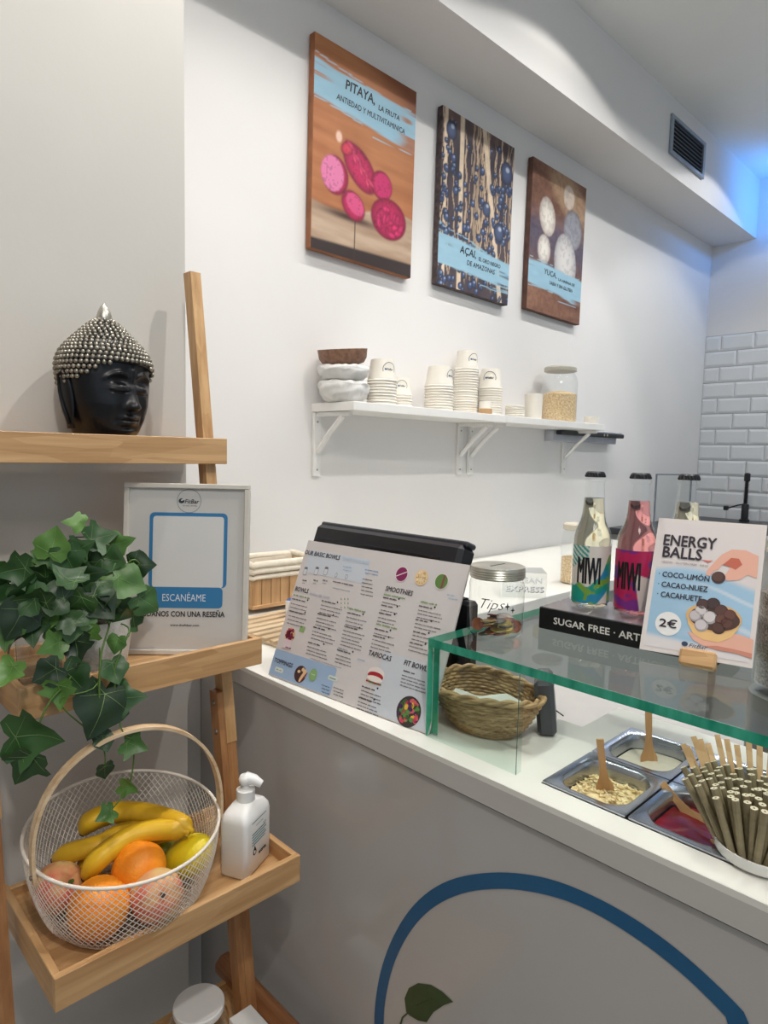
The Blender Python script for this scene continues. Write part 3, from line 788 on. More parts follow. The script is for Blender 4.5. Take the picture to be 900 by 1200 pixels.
def heap(fn_z, mt, name, nx=16):
    m = MB(); vs = []; fs = []; R0 = rrect(.0155, .0155, PW-.0155, PD-.0155, .025)
    cx, cy = PW/2, PD/2; rings = 7
    for j in range(rings+1):
        for a, b_ in R0:
            t = j/rings; x = cx+(a-cx)*t; y = cy+(b_-cy)*t; vs.append((x, y, fn_z(x, y)))
    n = 28
    for j in range(rings):
        for i in range(n): fs.append((j*n+i, (j+1)*n+i, (j+1)*n+(i+1)%n, j*n+(i+1)%n))
    m.add(vs, fs); return m
PANS = {'oats': (.7215, .324), 'powder': (.8495, .324), 'jam': (.7215, .209), 'sticks': (.8495, .209)}
pn = {}
for k, lb in (('oats', 'steel food pan filled with oat flakes, nearest the glass pane'), ('powder', 'steel food pan of white coconut powder behind the oat flakes'),
              ('jam', 'steel food pan of dark red jam left of the straws'), ('sticks', 'steel food pan mostly hidden behind the straws')):
    x, y = PANS[k]; pn[k] = pan(x, y, lb, k)
for k, (x, y) in PANS.items():
    z0 = ZT+.0005
    if k == 'oats':
        f = lambda x_, y_: -.020+.008*math.exp(-((x_-.05)**2+(y_-.05)**2)/.0014)
        m = heap(f, None, k)
        for q in range(420):
            a, b_ = random.uniform(.018, PW-.018), random.uniform(.018, PD-.018)
            T = Tr(a, b_, f(a, b_)+random.uniform(0, .0035)) @ Rt(random.uniform(0, 6), 'Z') @ Rt(random.uniform(-.6, .6), 'X') @ Rt(random.uniform(-.5, .5), 'Y')
            r = random.uniform(.0025, .0045); m.lathe([(r*.9, -.0003), (r, .0003)], 7, T=T, sy=.72)
        o = m.build('oat_flakes', M['oats']); o['kind'] = 'stuff'; tag(o, 'pale oat flakes heaped in the steel pan', 'oats')
    elif k == 'powder':
        f = lambda x_, y_: -.019+.014*math.exp(-((x_-.05)**2+(y_-.035)**2)/.0015)+.0012*mnoise.noise(Vector((x_*90, y_*90, 0)))
        o = heap(f, None, k).build('coconut_powder', M['powder'], smooth=True); o['kind'] = 'stuff'; tag(o, 'white grated coconut heaped in the steel pan', 'coconut')
    elif k == 'jam':
        f = lambda x_, y_: -.013+.0015*mnoise.noise(Vector((x_*60, y_*60, 0)))
        o = heap(f, None, k).build('red_jam', M['jam'], smooth=True); o['kind'] = 'stuff'; tag(o, 'dark red jam in the steel pan by the straws', 'jam')
    else:
        f = lambda x_, y_: -.040
        o = heap(f, None, k).build('cereal_crumbs', M['granola'], smooth=True); o['kind'] = 'stuff'; tag(o, 'beige crumbs at the bottom of the hindmost steel pan', 'cereal')
    o.location = (x, y, z0)
def face_quat(d, f):
    z = d.normalized(); y = -(f-z*f.dot(z)).normalized(); x = y.cross(z)
    return Matrix((x, y, z)).transposed().to_quaternion()
def spoon(tip, end, label, w_=.0075):
    tip = Vector(tip); end = Vector(end); L = (end-tip).length
    prof = [(-.010, 0), (-.0115, .006), (-.011, .018), (-.006, .030), (-.0042, .045), (-.0048, L), ]
    P = [(-x, z) for x, z in prof] + [(x, z) for x, z in prof[::-1]]
    m = MB(); m.prism(P[::-1] if False else P, -.0009, .0009)
    o = m.build('wooden_spoon', M['spoon']); d = (end-tip).normalized()
    o.rotation_mode = 'QUATERNION'; o.rotation_quaternion = face_quat(d, Vector((-.85, -.5, 0))); o.location = tip
    return tag(o, label, 'spoon', 'wooden spoons in the food pans')
def sp(pan_, fx, fy, px, py, zt, label, dz=-.022):
    x, y = PANS[pan_]; tip = (x+fx*PW, y+fy*PD, ZT+dz); e = on(px, py, 'y', tip[1]+.004)
    return spoon(tip, e, label)
sp('oats', .52, .50, 703, 866, 0, 'wooden spoon standing in the oat flakes')
sp('powder', .42, .45, 760, 830, 0, 'wooden spoon standing in the coconut powder', -.018)
spoon((.800, .262, ZT-.022), on(776, 918, 'y', .325), 'wooden spoon leaning in the red jam')
spoon((.905, .285, ZT-.03), on(829, 886, 'y', .30), 'wooden spoon sticking up behind the paper straws')
o = MB().box((0, 0, 0), (.016, .010, .0018), bev=.0004).build('wooden_chip', M['spoon']); o.location = (.742, .2235, ZT+.004); o.rotation_euler = (0, .3, .5)
tag(o, 'short flat wooden spoon handle on the rim of the jam pan', 'spoon')

# glass sneeze guard
gl = thing('glass_guard', 'thick green edged glass food guard on the serving counter', 'glass guard', (.712, -.9, ZT))
GTZ = .138
m = MB(); m.box((0, 0, GTZ), (.36, 1.53, GTZ+.012)); m.mi = [1 if f in (2, 5, 4) else 0 for f in range(6)]
m.build('top_pane', [M['pane'], M['green_edge']], gl)
m = MB(); m.box((0, 1.370, .0006), (.012, 1.53, GTZ-.0005)); m.mi = [0]*6; m.mi[4] = 1
m.build('front_pane', [M['pane'], M['green_edge']], gl)
MB().box((-.0003, 1.3695, .0006), (.0005, 1.3703, GTZ-.001)).build('pane_corner', mat('pane_corner', rgb(96, 112, 106), .2), gl)
MB().box((.0125, 1.5185, .002), (.0135, 1.5295, GTZ-.002)).build('pane_edge', M['green_edge'], gl)
for yy in (.30,):
    MB().box((.335, 0, .0006), (.347, .10, GTZ-.0005)).build('rear_support', M['pane'], gl)
ZG = ZT+GTZ+.012+.0004

# ------------------------------------------------------------------ tips jar and coins
jp = on(579, 745, 'z', ZG); JX, JY = .812, .583
j = thing('tips_jar', 'glass tips jar with screw lid and black handwriting on the glass guard', 'jar', (JX, JY, ZG))
JR, JH = .0415, .088
lathe_obj('glass_body', [(.0005, 0), (JR-.004, 0), (JR, .005), (JR, JH*.86), (JR-.002, JH*.95), (JR-.003, JH+.002)], M['jarglass'], j, 40)
m = MB(); pr = [(JR-.0015, JH-.002)]
for k in range(4): pr += [(JR+.0006, JH+.0005+k*.0035), (JR-.0004, JH+.0022+k*.0035)]
pr += [(JR-.001, JH+.0155), (JR-.004, JH+.0165), (.0005, JH+.0165)]
lid = MB().lathe(pr, 40).build('lid', M['silver'], j, smooth=True, sharp=30)
MB().box((-.018, -.0012, JH+.0166), (.018, .0012, JH+.0169)).build('coin_slot', M['black'], lid)
def wrap_text(parent, st, r, ang, z0, width, h, col, bold=.0, shear=.2, mt=None, name='lettering'):
    v, f = text_mesh(st, min(bold, 0), shear); mn = v.min(0); mx = v.max(0); s_ = width/(mx[0]-mn[0]); sz = h/.73; P = []
    for a, b_ in v:
        th = ang + ((a-mn[0])*s_-width/2)/r; P.append(((r+.0004)*math.cos(th), (r+.0004)*math.sin(th), z0+b_*sz))
    m = MB()
    for k in range(5 if bold > 0 else 1):
        d_ = (0, -1, 1, -2, 2)[k]*bold*.03/r; rr_ = 1+k*.0003
        m.add([((x*math.cos(d_)-y*math.sin(d_))*rr_, (x*math.sin(d_)+y*math.cos(d_))*rr_, z) for x, y, z in P], f, 0, col)
    return m.build(name, mt or M['ink'], parent)
to = math.atan2(-JY, -JX)
wrap_text(j, 'Tips', JR, to-.13, .045, .036, .016, rgb(14, 14, 16), -.012, .45)
m = MB()
for cx, cz, r in ((.0165, .050, .0065), (.0255, .044, .0055)):
    P = []
    for k in range(8):
        a = k*PI/4+PI/2; rr = r if k % 2 == 0 else r*.34; th = to+(cx+rr*.7*math.cos(a))/JR; P.append(((JR+.0004)*math.cos(th), (JR+.0004)*math.sin(th), cz+rr*math.sin(a)))
    m.add(P, [(0,1,7),(1,2,3),(3,4,5),(5,6,7),(1,3,5),(1,5,7)], 0, rgb(14, 14, 16))
m.build('printed_stars', M['ink'], j)
random.seed(12)
coin = {}
def coin_obj(kind, r):
    if kind in coin: o = coin[kind].copy(); COL.objects.link(o); return o
    o = MB().lathe([(.0002, 0), (r-.0004, 0), (r, .0004), (r, .0016), (r-.0004, .002), (r-.0012, .002), (r-.0016, .0016), (.0002, .0016)], 24).build('coin', M[kind], None, smooth=True, sharp=30)
    coin[kind] = o; return o
CR = {'copper': .0095, 'gold': .0118, 'nickel': .0125}
CL = {'copper': 'small copper coin in the tips jar', 'gold': 'brass coloured coin in the tips jar', 'nickel': 'dull grey coin in the tips jar'}
lay = 0
for k in range(30):
    kind = ('gold', 'nickel', 'copper', 'nickel', 'copper')[k % 5]; r = CR[kind]
    layer = k // 6; a = (k % 6)/6*2*PI + layer*.5 + random.uniform(-.2, .2); rad = (JR-.006-r)*(1-.06*layer) if k % 6 else .004
    o = coin_obj(kind, r); o.location = (JX+rad*math.cos(a), JY+rad*math.sin(a), ZG+.003+layer*.0042+(k % 3)*.0008)
    tl = random.uniform(.12, .35); o.rotation_euler = (tl*math.sin(a), -tl*math.cos(a), random.uniform(0, 3))
    tag(o, CL[kind], 'coin', kind + ' coins in the tips jar')
for k, (dx, dy, kind, a, tlt, zz) in enumerate(((-.006, -.022, 'gold', .2, 1.05, .014), (.014, -.026, 'copper', .8, 1.25, .013), (-.028, .012, 'copper', -.9, 1.3, .016))):
    o = coin_obj(kind, CR[kind]); o.location = (JX+dx, JY+dy, ZG+zz); d = Vector((-.81, -.58, .25))
    o.rotation_euler = Vector((d.x+.2*a, d.y, d.z)).to_track_quat('Z', 'Y').to_euler(); tag(o, CL[kind], 'coin', kind + ' coins in the tips jar')

# ------------------------------------------------------------------ drink display
BXP = on(632, 738, 'z', ZG)
bx = thing('display_tray', 'low black display box reading SUGAR FREE under the bottles', 'display box', (.889, .556, ZG), (0, 0, -PI/2+.07))
BH = .034
MB().box((0, 0, 0), (.262, .118, BH), bev=.001).build('tray_body', mat('black_card', rgb(14, 14, 17), .45, var=.1), bx)
MB().box((.002, .002, BH), (.260, .116, BH+.0004)).build('tray_top', mat('tray_top', rgb(120, 116, 124), .14, var=.05), bx)
b = Board(bx); b.text('SUGAR FREE · ARTIFICIALS FREE', .026, .0115, .255, .0108, rgb(226, 222, 216), .02); b.done()
def label_mesh(r, z0, z1, fn, a0, a1, nx=90, nz=50, parent=None):
    th = np.linspace(a0, a1, nx+1); zz = np.linspace(z0, z1, nz+1); TH_, ZZ = np.meshgrid(th, zz)
    U, V = (TH_-a0)/(a1-a0), (ZZ-z0)/(z1-z0); C = np.clip(fn(U, V), 0, 1)
    vs = np.stack([(r+.0003)*np.cos(TH_), (r+.0003)*np.sin(TH_), ZZ], -1).reshape(-1, 3)
    a = np.arange(nz*(nx+1)).reshape(nz, nx+1)[:, :-1].ravel(); F = np.stack([a, a+1, a+nx+2, a+nx+1], -1)
    me = bpy.data.meshes.new('label'); me.from_pydata(vs.tolist(), [], F.tolist()); me.materials.append(M['gloss_print'])
    at = me.color_attributes.new('Col', 'FLOAT_COLOR', 'POINT'); cc = np.ones((len(vs), 4)); cc[:, :3] = C.reshape(-1, 3); at.data.foreach_set('color', cc.ravel())
    me.polygons.foreach_set('use_smooth', [True]*len(me.polygons))
    o = bpy.data.objects.new('label', me); COL.objects.link(o); o.parent = parent; return o
def lab_green(U, V):
    C = np.broadcast_to(L3(222, 214, 206), U.shape+(3,)).copy()
    n = fbm(U*3+V*4, V*6-U*3, 1.0, 2, 41)
    g = mixc(L3(20, 150, 130), L3(120, 160, 60), ss(.52, .6, n)); g = mixc(g, np.broadcast_to(L3(40, 140, 176), g.shape), ss(.62, .66, fbm(U*3, V*7, 1.3, 1, 9)))
    C = mixc(C, g, ss(0, .02, .33+.55*ss(.45, 1, U)-V-.03*np.sin(U*20)))
    C = mixc(C, np.broadcast_to(L3(30, 150, 140), C.shape), ss(.75, .78, V+.6*(.32-U))*(U < .42)*(np.sin((V+U*.7)*70) > -.2))
    C = mixc(C, np.broadcast_to(L3(224, 216, 206), C.shape), ss(0, .01, (U-.62)*.9-V+.02)*ss(0, .01, .86-U))
    return C
def lab_pink(U, V):
    C = np.broadcast_to(L3(222, 206, 200), U.shape+(3,)).copy()
    n = fbm(U*3+V*3, V*5-U*2, 1.0, 2, 47)
    g = mixc(L3(186, 26, 84), L3(120, 40, 130), ss(.55, .62, n))
    C = mixc(C, g, ss(0, .02, V-.62+.25*(U-.5)))
    C = mixc(C, g, ss(0, .02, .30-abs(U-.28+.2*(V-.5))))
    return C
def bottle(loc, liq, labf, label, turn):
    t = thing('drink_bottle', label, 'bottle', loc, group='glass drink bottles on the display box')
    R0, Hh = .0292, .2135
    pr = [(0.001,.008),(.75,0),(.94,.004),(1,.02),(1,.50),(.975,.535),(.90,.575),(.80,.61),(.70,.645),(.62,.69),(.57,.74),(.53,.82),(.485,.90),(.475,.925),(.53,.93),(.545,.945),(.52,.958),(.46,.962),(.46,.985)]
    lathe_obj('glass_body', [(r*R0, z*Hh) for r, z in pr], M['glass'], t, 40)
    k = .93; lq = [(0.001,.03),(.72,.022),(1,.04),(1,.50),(.975,.535),(.90,.575),(.80,.61),(.70,.645),(.62,.69),(.57,.74),(.535,.81),(0.001,.81)]
    lathe_obj('drink', [(r*R0*k, z*Hh) for r, z in lq], liq, t, 40)
    m = MB(); m.lathe([(.0005, Hh), (.0118, Hh), (.0138, Hh-.002), (.0150, Hh-.0075), (.0140, Hh-.0085)], 42)
    o = m.build('crown_cap', M['black'], t, smooth=False)
    for i, v in enumerate(o.data.vertices):
        if v.co.z < Hh-.004:
            a = math.atan2(v.co.y, v.co.x); s_ = 1+.05*math.cos(21*a); v.co.x *= s_; v.co.y *= s_
    to = math.atan2(-loc[1], -loc[0]) + turn
    lb = label_mesh(R0, .065*Hh, .475*Hh, labf, to-1.25, to+1.25, parent=t)
    wrap_text(t, 'MIWI', R0+.0003, to-.20, .044, .034, .043, rgb(16, 16, 20), .013, 0, M['gloss_print'])
    return t
def liquid(name, col):
    m, nt, b_ = new_mat(name); b_.inputs['Base Color'].default_value = col; b_.inputs['Transmission Weight'].default_value = 1
    b_.inputs['Roughness'].default_value = 0; b_.inputs['IOR'].default_value = 1.33; return m
LQ = liquid('pale_drink', rgb(244, 238, 214)); LP = liquid('pink_drink', rgb(236, 156, 158))
ZB = ZG+BH+.0008
bottle((.936, .497, ZB), LQ, lab_green, 'glass bottle of pale drink with green label, leftmost on the box', .1)
bottle((.945, .430, ZB), LP, lab_pink, 'glass bottle of pink drink with magenta label', -.15)
bottle((.990, .378, ZB), LQ, lab_green, 'glass bottle of pale drink half hidden behind the white sign', 2.5)

# ------------------------------------------------------------------ energy balls sign
def board_pose(x, y, psi, lean, z): return (x, y, z), (-lean, 0, psi-PI/2)
SW, SHH = .1485*.92, .21*.92
loc, rot = board_pose(.874, .386, .21, .43, ZG+.0085)
sg = thing('price_sign', 'white and blue ENERGY BALLS sign at 2€ in a wooden block', 'sign', loc, rot)
MB().box((0, 0.0001, 0), (SW, .0025, SHH)).build('sign_board', mat('sign_card', rgb(214, 206, 202), .45, var=.01), sg)
def f_sign(X, Y, U, V):
    C = np.broadcast_to(L3(212, 204, 202), U.shape+(3,)).copy()
    n = fbm(U*1.5+V, V*6, 1.0, 3, 51); a = .60+.05*np.sin(U*4)-.05*U
    C = mixc(C, np.broadcast_to(L3(150, 184, 208), C.shape)*(.92+.2*n)[..., None], ss(-.04, .02, a-V))
    for c0, w_ in ((.50, .02), (.30, .03), (.12, .04)):
        c = c0+.10*np.sin(U*3.4+1)*U; C = mixc(C, np.broadcast_to(L3(206, 212, 220), C.shape), (1-ss(w_*.3, w_, abs(V-c)))*ss(.2, .8, U)*.7)
    C = mixc(C, np.broadcast_to(L3(212, 206, 206), C.shape), 1-ss(.02, .07, V-.05*(1-U)))
    return C
painted('print_background', sg, SW-.012, SHH-.012, f_sign, 60, -.0002, x0=.006, z0=.006)
b = Board(sg); b.y = lambda l: -.0005-.00012*l
dk = rgb(36, 26, 40)
b.T('ENERGY', (777.5, 639.5), (839, 643), .0165, dk, .02); b.T('BALLS', (776.5, 652.5), (822, 657), .0165, dk, .02)
b.T('VEGAN · GLUTEN FREE · RAW', (775, 660), (830, 664), .003, rgb(130, 120, 124), .0)
for st, A_, B_ in (('· COCO-LIMÓN', (772, 675), (831, 682)), ('· CACAO-NUEZ', (771, 687), (829, 694)), ('· CACAHUETE', (770, 699), (822, 705))): b.T(st, A_, B_, .0078, dk, .016)
c = b.uv(783, 731); b.ell(c[0], c[1], .0165, .0165, rgb(226, 224, 222), 1, 26); b.text('2€', c[0]-.011, c[1]-.005, c[0]+.011, .0112, dk, .02)
# bowl of balls, hands
SK, SK2 = rgb(222, 168, 148), rgb(196, 130, 110)
def S(pts, col, l): b.poly([b.uv(*p) for p in pts], col, l)
S([(806,740),(812,750),(824,757),(840,762),(862,766),(881,772),(883,750),(868,744),(852,742),(830,746)][::-1], SK, 2)
S([(824,757),(840,762),(862,766),(881,772),(881,766),(860,761),(840,757)][::-1], SK2, 3)
S([(805,717),(806,730),(812,742),(824,750),(842,753),(856,748),(865,738),(867,726),(862,715)], rgb(226, 184, 124), 4)
cc_ = b.uv(836, 724); b.ell(cc_[0], cc_[1], .0335, .0195, rgb(214, 168, 108), 5, 24); b.ell(cc_[0]+.001, cc_[1]-.001, .0305, .0165, rgb(70, 44, 38), 6, 24)
for px, py, r, cl in ((824,709,.0082,(74,48,46)),(836,708,.0085,(62,42,42)),(845,716,.0085,(84,52,44)),(855,722,.0085,(96,58,48)),(852,731,.0085,(88,52,42)),(842,736,.0085,(80,48,40)),(846,727,.0085,(100,62,50)),
                      (815,722,.0080,(190,182,184)),(822,716,.0080,(200,192,192)),(832,724,.0088,(206,198,198)),(822,733,.0085,(198,190,192))):
    q = b.uv(px, py); b.ell(q[0], q[1], r, r, rgb(*[int(v*.8) for v in cl]), 7, 16); b.ell(q[0]-.0006, q[1]+.0008, r*.8, r*.8, rgb(*cl), 8, 14)
S([(889,652),(874,645),(858,644),(846,650),(838,658),(829,668),(827,674),(832,675),(838,668),(842,668),(846,662),(852,660),(857,664),(848,676),(852,681),(866,680),(876,674),(887,678)], SK, 2)
S([(847,662),(857,654),(866,655),(870,662),(862,668),(854,664)], rgb(190, 96, 74), 3)
S([(822,656),(830,657),(836,657),(830,660)], rgb(206, 110, 104), 3)
q = b.uv(842, 677); b.ell(q[0], q[1], .0085, .0085, rgb(62, 38, 34), 4, 18); b.ell(q[0]-.001, q[1]+.001, .0065, .0065, rgb(84, 54, 46), 5, 16)
b.T('FitBar', (807, 758), (829, 762), .0052, dk, .0, .3); q = b.uv(802.5, 754.5); b.ell(q[0], q[1], .004, .0032, rgb(40, 60, 90), 5, 12)
b.T('EAT WELL · LIVE WELL', (809, 765), (829, 768), .0022, dk, .0)
b.done()
# wooden block foot
wb = MB().box((.052, -.010, -.012), (.096, .012, .011), bev=.003).build('wooden_block', M['bamx'], sg)

# ------------------------------------------------------------------ menu board and till screen
loc, rot = board_pose(.688, 1.006, .075, .377, ZT+.0015)
MWW, MHH = .378, .264
mn_ = thing('menu_board', 'large white menu board leaning on the till screen', 'menu', loc, rot)
MB().box((0, .0001, 0), (MWW, .003, MHH)).build('board', mat('menu_card', rgb(206, 200, 198), .4, var=.01), mn_)
b = Board(mn_); TX = rgb(48, 42, 48); GR = rgb(120, 150, 92); LB = rgb(180, 196, 212); PB = rgb(150, 178, 206)
def quad(P, col, l=0, r=.006):
    Q = [b.uv(*p) for p in P]; x0 = min(q[0] for q in Q); x1 = max(q[0] for q in Q); z0 = min(q[1] for q in Q); z1 = max(q[1] for q in Q)
    x0 = max(x0, .001); z0 = max(z0, .001); x1 = min(x1, MWW-.001); b.rect(x0, z0, x1, z1, col, l, r)
def qr(x0, z0, x1, z1, col, l=0, r=.004): b.rect(x0, z0, x1, z1, col, l, r)
# light blue zones
a0 = b.uv(352, 655); a1 = b.uv(446, 700); qr(.012, MHH-.062, .172, MHH-.018, rgb(196, 202, 210), 0)
a0 = b.uv(318, 772); qr(.0, .002, .165, .050, rgb(152, 176, 204), 0)
a0 = b.uv(470, 815); qr(.255, .002, MWW-.002, .10, rgb(198, 202, 208), 0)
b.T('OUR BASIC BOWLS', (357.5, 649), (398, 656.5), .0085, TX, .016, .1)
b.T('· SWEET YOUR BASE', (400, 657), (432, 661), .0065, LB, .01)
for px in (358, 371, 382):
    q = b.uv(px, 669)
    qr(q[0]-.005, q[1]-.008, q[0]+.005, q[1]+.004, rgb(120, 118, 124), 1, .002); qr(q[0]-.0043, q[1]-.0073, q[0]+.0043, q[1]+.0033, rgb(204, 206, 210), 2, .0015)
    b.ell(q[0], q[1]+.0055, .005, .0025, rgb(120, 118, 124), 1, 12)
    q2 = b.uv(px-1, 681); b.words(q2[0]-.006, q2[1], q2[0]+.006, .0024, TX); b.words(q2[0]-.005, q2[1]-.005, q2[0]+.005, .0014, rgb(120,120,130))
for px, py in ((394, 674), (406, 676)):
    q = b.uv(px, py); b.ell(q[0], q[1], .003, .0045, rgb(110, 108, 114), 1, 12); b.ell(q[0], q[1], .0022, .0036, rgb(204, 206, 210), 2, 12)
b.W((390, 683), (415, 686), .0022, TX); b.W((390, 690), (411, 693), .0014, rgb(130, 130, 140))
for k in range(2): b.W((402, 664+k*4), (412, 666+k*4), .002, PB)
for k in range(2): b.W((428, 668+k*4), (444, 671+k*4), .0022, rgb(120, 156, 200))
for k in range(5): b.W((425-k*.6, 679+k*4.5), (437, 681+k*4.5), .0019, TX)
b.T('BOWLS', (346, 691.5), (361, 696), .0085, TX, .016, .1); b.W((363, 697), (386, 701), .004, rgb(176, 180, 194))
for k in range(9):
    q = b.uv(400+(k % 3)*4, 702+(k//3)*5); b.ell(q[0], q[1], .0011, .0022, GR, 1, 8, .6)
def item(px, py, n, w_=24, head=16):
    b.W((px, py), (px+head, py+3), .0027, TX); q = b.uv(px+head+2.5, py+1.5); b.ell(q[0], q[1]+.001, .0018, .0018, TX, 2, 8)
    for k in range(n): b.W((px-1-k*.9, py+5.5+k*4.2), (px+w_-k-random.uniform(0, 5), py+9.5+k*4.2), .0020, rgb(96, 88, 94))
b.W((344, 698), (363, 702), .0030, GR); item(342, 702.5, 3, 22); item(339, 717, 3, 22)
for k, (px, py) in enumerate(((377, 705), (372, 720), (367, 736), (361, 754))): item(px, py, 3, 27)
b.W((409, 714), (428, 718), .0035, GR); item(407, 719, 3, 25); item(403, 735, 5, 25); b.W((396, 760), (408, 763), .0028, rgb(150, 150, 160)); item(395, 763, 3, 20)
b.T('SMOOTHIES', (452, 691), (483, 699.5), .0085, TX, .016, .1)
b.W((450, 697), (476, 703), .0032, GR)
for px, py, n_ in ((449, 701, 1), (447, 710, 1), (444, 719, 2)): item(px, py, n_, 22)
b.W((441, 732), (465, 738), .0032, GR)
for px, py, n_ in ((439, 738, 1), (437, 746, 3)): item(px, py, n_, 27)
b.W((493, 706), (512, 710), .0032, GR)
for px, py, n_ in ((491, 711, 3), (487, 727, 2), (484, 741, 2), (480, 754, 2)): item(px, py, n_, 30)
b.T('TAPIOCAS', (432, 767), (458, 775.5), .0085, TX, .016, .1); b.T('FIT BOWL', (473.5, 779), (500, 787), .0085, TX, .016, .1); b.T('TOPPINGS', (321, 776.5), (343, 781.5), .0080, TX, .016, .1)
b.W((473, 787), (488, 791), .0027, TX)
for k in range(4): b.W((471-k*.8, 792+k*4), (499, 800+k*4), .0020, rgb(96, 88, 94))
for py in (806, 819): item(424 if py == 806 else 420, py, 3, 26)
b.W((364, 772), (400, 783), .0016, rgb(150, 150, 160)); b.W((526, 701), (536, 704), .0022, PB); b.W((524, 697), (532, 699), .0022, PB); b.W((419, 772), (428, 776), .0022, PB)
# photos of fruit bowls on the menu
def dish(px, py, r, base, bits, l=3, rz=None):
    q = b.uv(px, py); b.ell(q[0], q[1], r, rz or r, base, l, 24)
    rs = random.Random(int(px*7+py))
    for cl, n_, sz in bits:
        for k in range(n_):
            a = rs.uniform(0, 6.3); d = r*.8*math.sqrt(rs.random()); b.ell(q[0]+d*math.cos(a), q[1]+d*math.sin(a)*((rz or r)/r), sz, sz*.7, cl, l+1+k % 3, 8, rs.uniform(0, 3))
    return q
q = dish(471, 673, .0135, rgb(226, 214, 214), []); b.ell(q[0], q[1], .0122, .0122, rgb(128, 30, 84), 4, 24); b.poly([(q[0]-.011, q[1]-.004), (q[0]-.010, q[1]-.0055), (q[0]+.011, q[1]+.005), (q[0]+.0105, q[1]+.0065)], rgb(220, 200, 206), 5)
dish(494, 677, .0135, rgb(226, 196, 150), [(rgb(240, 216, 176), 26, .0022), (rgb(200, 160, 100), 18, .0018)])
q = dish(517.5, 681.5, .0135, rgb(220, 214, 206), []); b.ell(q[0], q[1], .0122, .0122, rgb(92, 128, 64), 4, 24); b.poly([(q[0]+.001, q[1]-.012), (q[0]+.005, q[1]-.011), (q[0]+.006, q[1]+.011), (q[0]+.002, q[1]+.012)], rgb(130, 72, 66), 5)
q = dish(340, 744, .0135, rgb(214, 176, 130), [(rgb(130, 30, 62), 22, .0035), (rgb(90, 20, 48), 16, .003), (rgb(196, 60, 100), 8, .002)]); qr(q[0]-.011, q[1]-.026, q[0]+.010, q[1]-.009, rgb(214, 196, 202), 7, .003)
b.W((335, 759), (341, 761), .0028, rgb(120, 40, 70), 9)
q = b.uv(354, 737); qr(q[0]-.006, q[1]-.006, q[0]+.008, q[1]+.005, rgb(140, 168, 110), 3, .001)
q = dish(352, 790, .015, rgb(70, 44, 46), [(rgb(226, 190, 146), 6, .004)]); b.ell(q[0]+.008, q[1]-.002, .004, .013, rgb(226, 186, 140), 7, 14, -.5); b.ell(q[0]+.011, q[1]-.004, .0015, .013, rgb(120, 60, 50), 8, 14, -.5)
q = b.uv(367, 791); b.ell(q[0], q[1], .0095, .011, rgb(136, 172, 110), 4, 18); b.words(q[0]-.005, q[1], q[0]+.005, .0018, rgb(200, 214, 190), 6)
for px, py in ((327, 785), (390, 795)):
    q = b.uv(px, py); qr(q[0]-.011, q[1]-.004, q[0]+.012, q[1]+.004, rgb(206, 214, 208), 2, .003); b.words(q[0]-.007, q[1]-.001, q[0]+.008, .0022, rgb(90, 120, 100), 4)
for k in range(3): b.W((377, 803+k*4), (386, 806+k*4), .0018, TX); b.W((391, 806+k*4), (403, 810+k*4), .0018, TX)
q = dish(440, 793, .0001, rgb(226, 214, 206), []); b.ell(q[0], q[1]+.004, .0185, .0115, rgb(224, 214, 206), 2, 20); b.ell(q[0], q[1]+.001, .017, .0065, rgb(166, 34, 44), 3, 16); b.ell(q[0], q[1]-.004, .017, .005, rgb(230, 220, 210), 4, 16)
for k in range(12): b.ell(q[0]-.015+k*.0027, q[1]-.010, .0022, .0016, rgb(*random.choice(((90, 120, 60), (190, 120, 60), (170, 60, 50)))), 5, 7)
dish(479, 834, .0235, rgb(60, 52, 50), [(rgb(90, 140, 70), 16, .005), (rgb(206, 92, 96), 14, .0048), (rgb(230, 178, 70), 7, .0045), (rgb(72, 40, 90), 9, .005), (rgb(206, 60, 90), 7, .004), (rgb(60, 96, 54), 10, .004)])
b.done()

# till screen behind the menu
ts = thing('till_screen', 'black till monitor standing behind the menu board', 'monitor', (.762, 1.086, ZT+.002), (-.36, 0, -PI/2+.01))
MB().box((0, .0, .02), (.392, .045, .286), bev=.008).build('casing', M['black'], ts)
MB().box((.02, -.002, .06), (.352, .0005, .256), bev=.001).build('screen', M['screen'], ts)
MB().box((.0, .012, .284), (.392, .040, .294), bev=.003).build('top_ridge', mat('dark_grey_plastic', rgb(44, 46, 52), .4), ts)
MB().box((.12, .0, .0), (.28, .09, .022), bev=.006, T=Rt(.36, 'X')).build('stand', M['black'], ts)

pr_ = thing('receipt_printer', 'black receipt printer behind the right end of the menu board', 'printer', (.885, .69, ZT+.0008))
MB().box((0, 0, 0), (.028, .12, .165), bev=.006).build('casing', M['black'], pr_)
MB().box((.006, .02, .1652), (.022, .10, .168), bev=.001).build('cover', M['screen'], pr_)

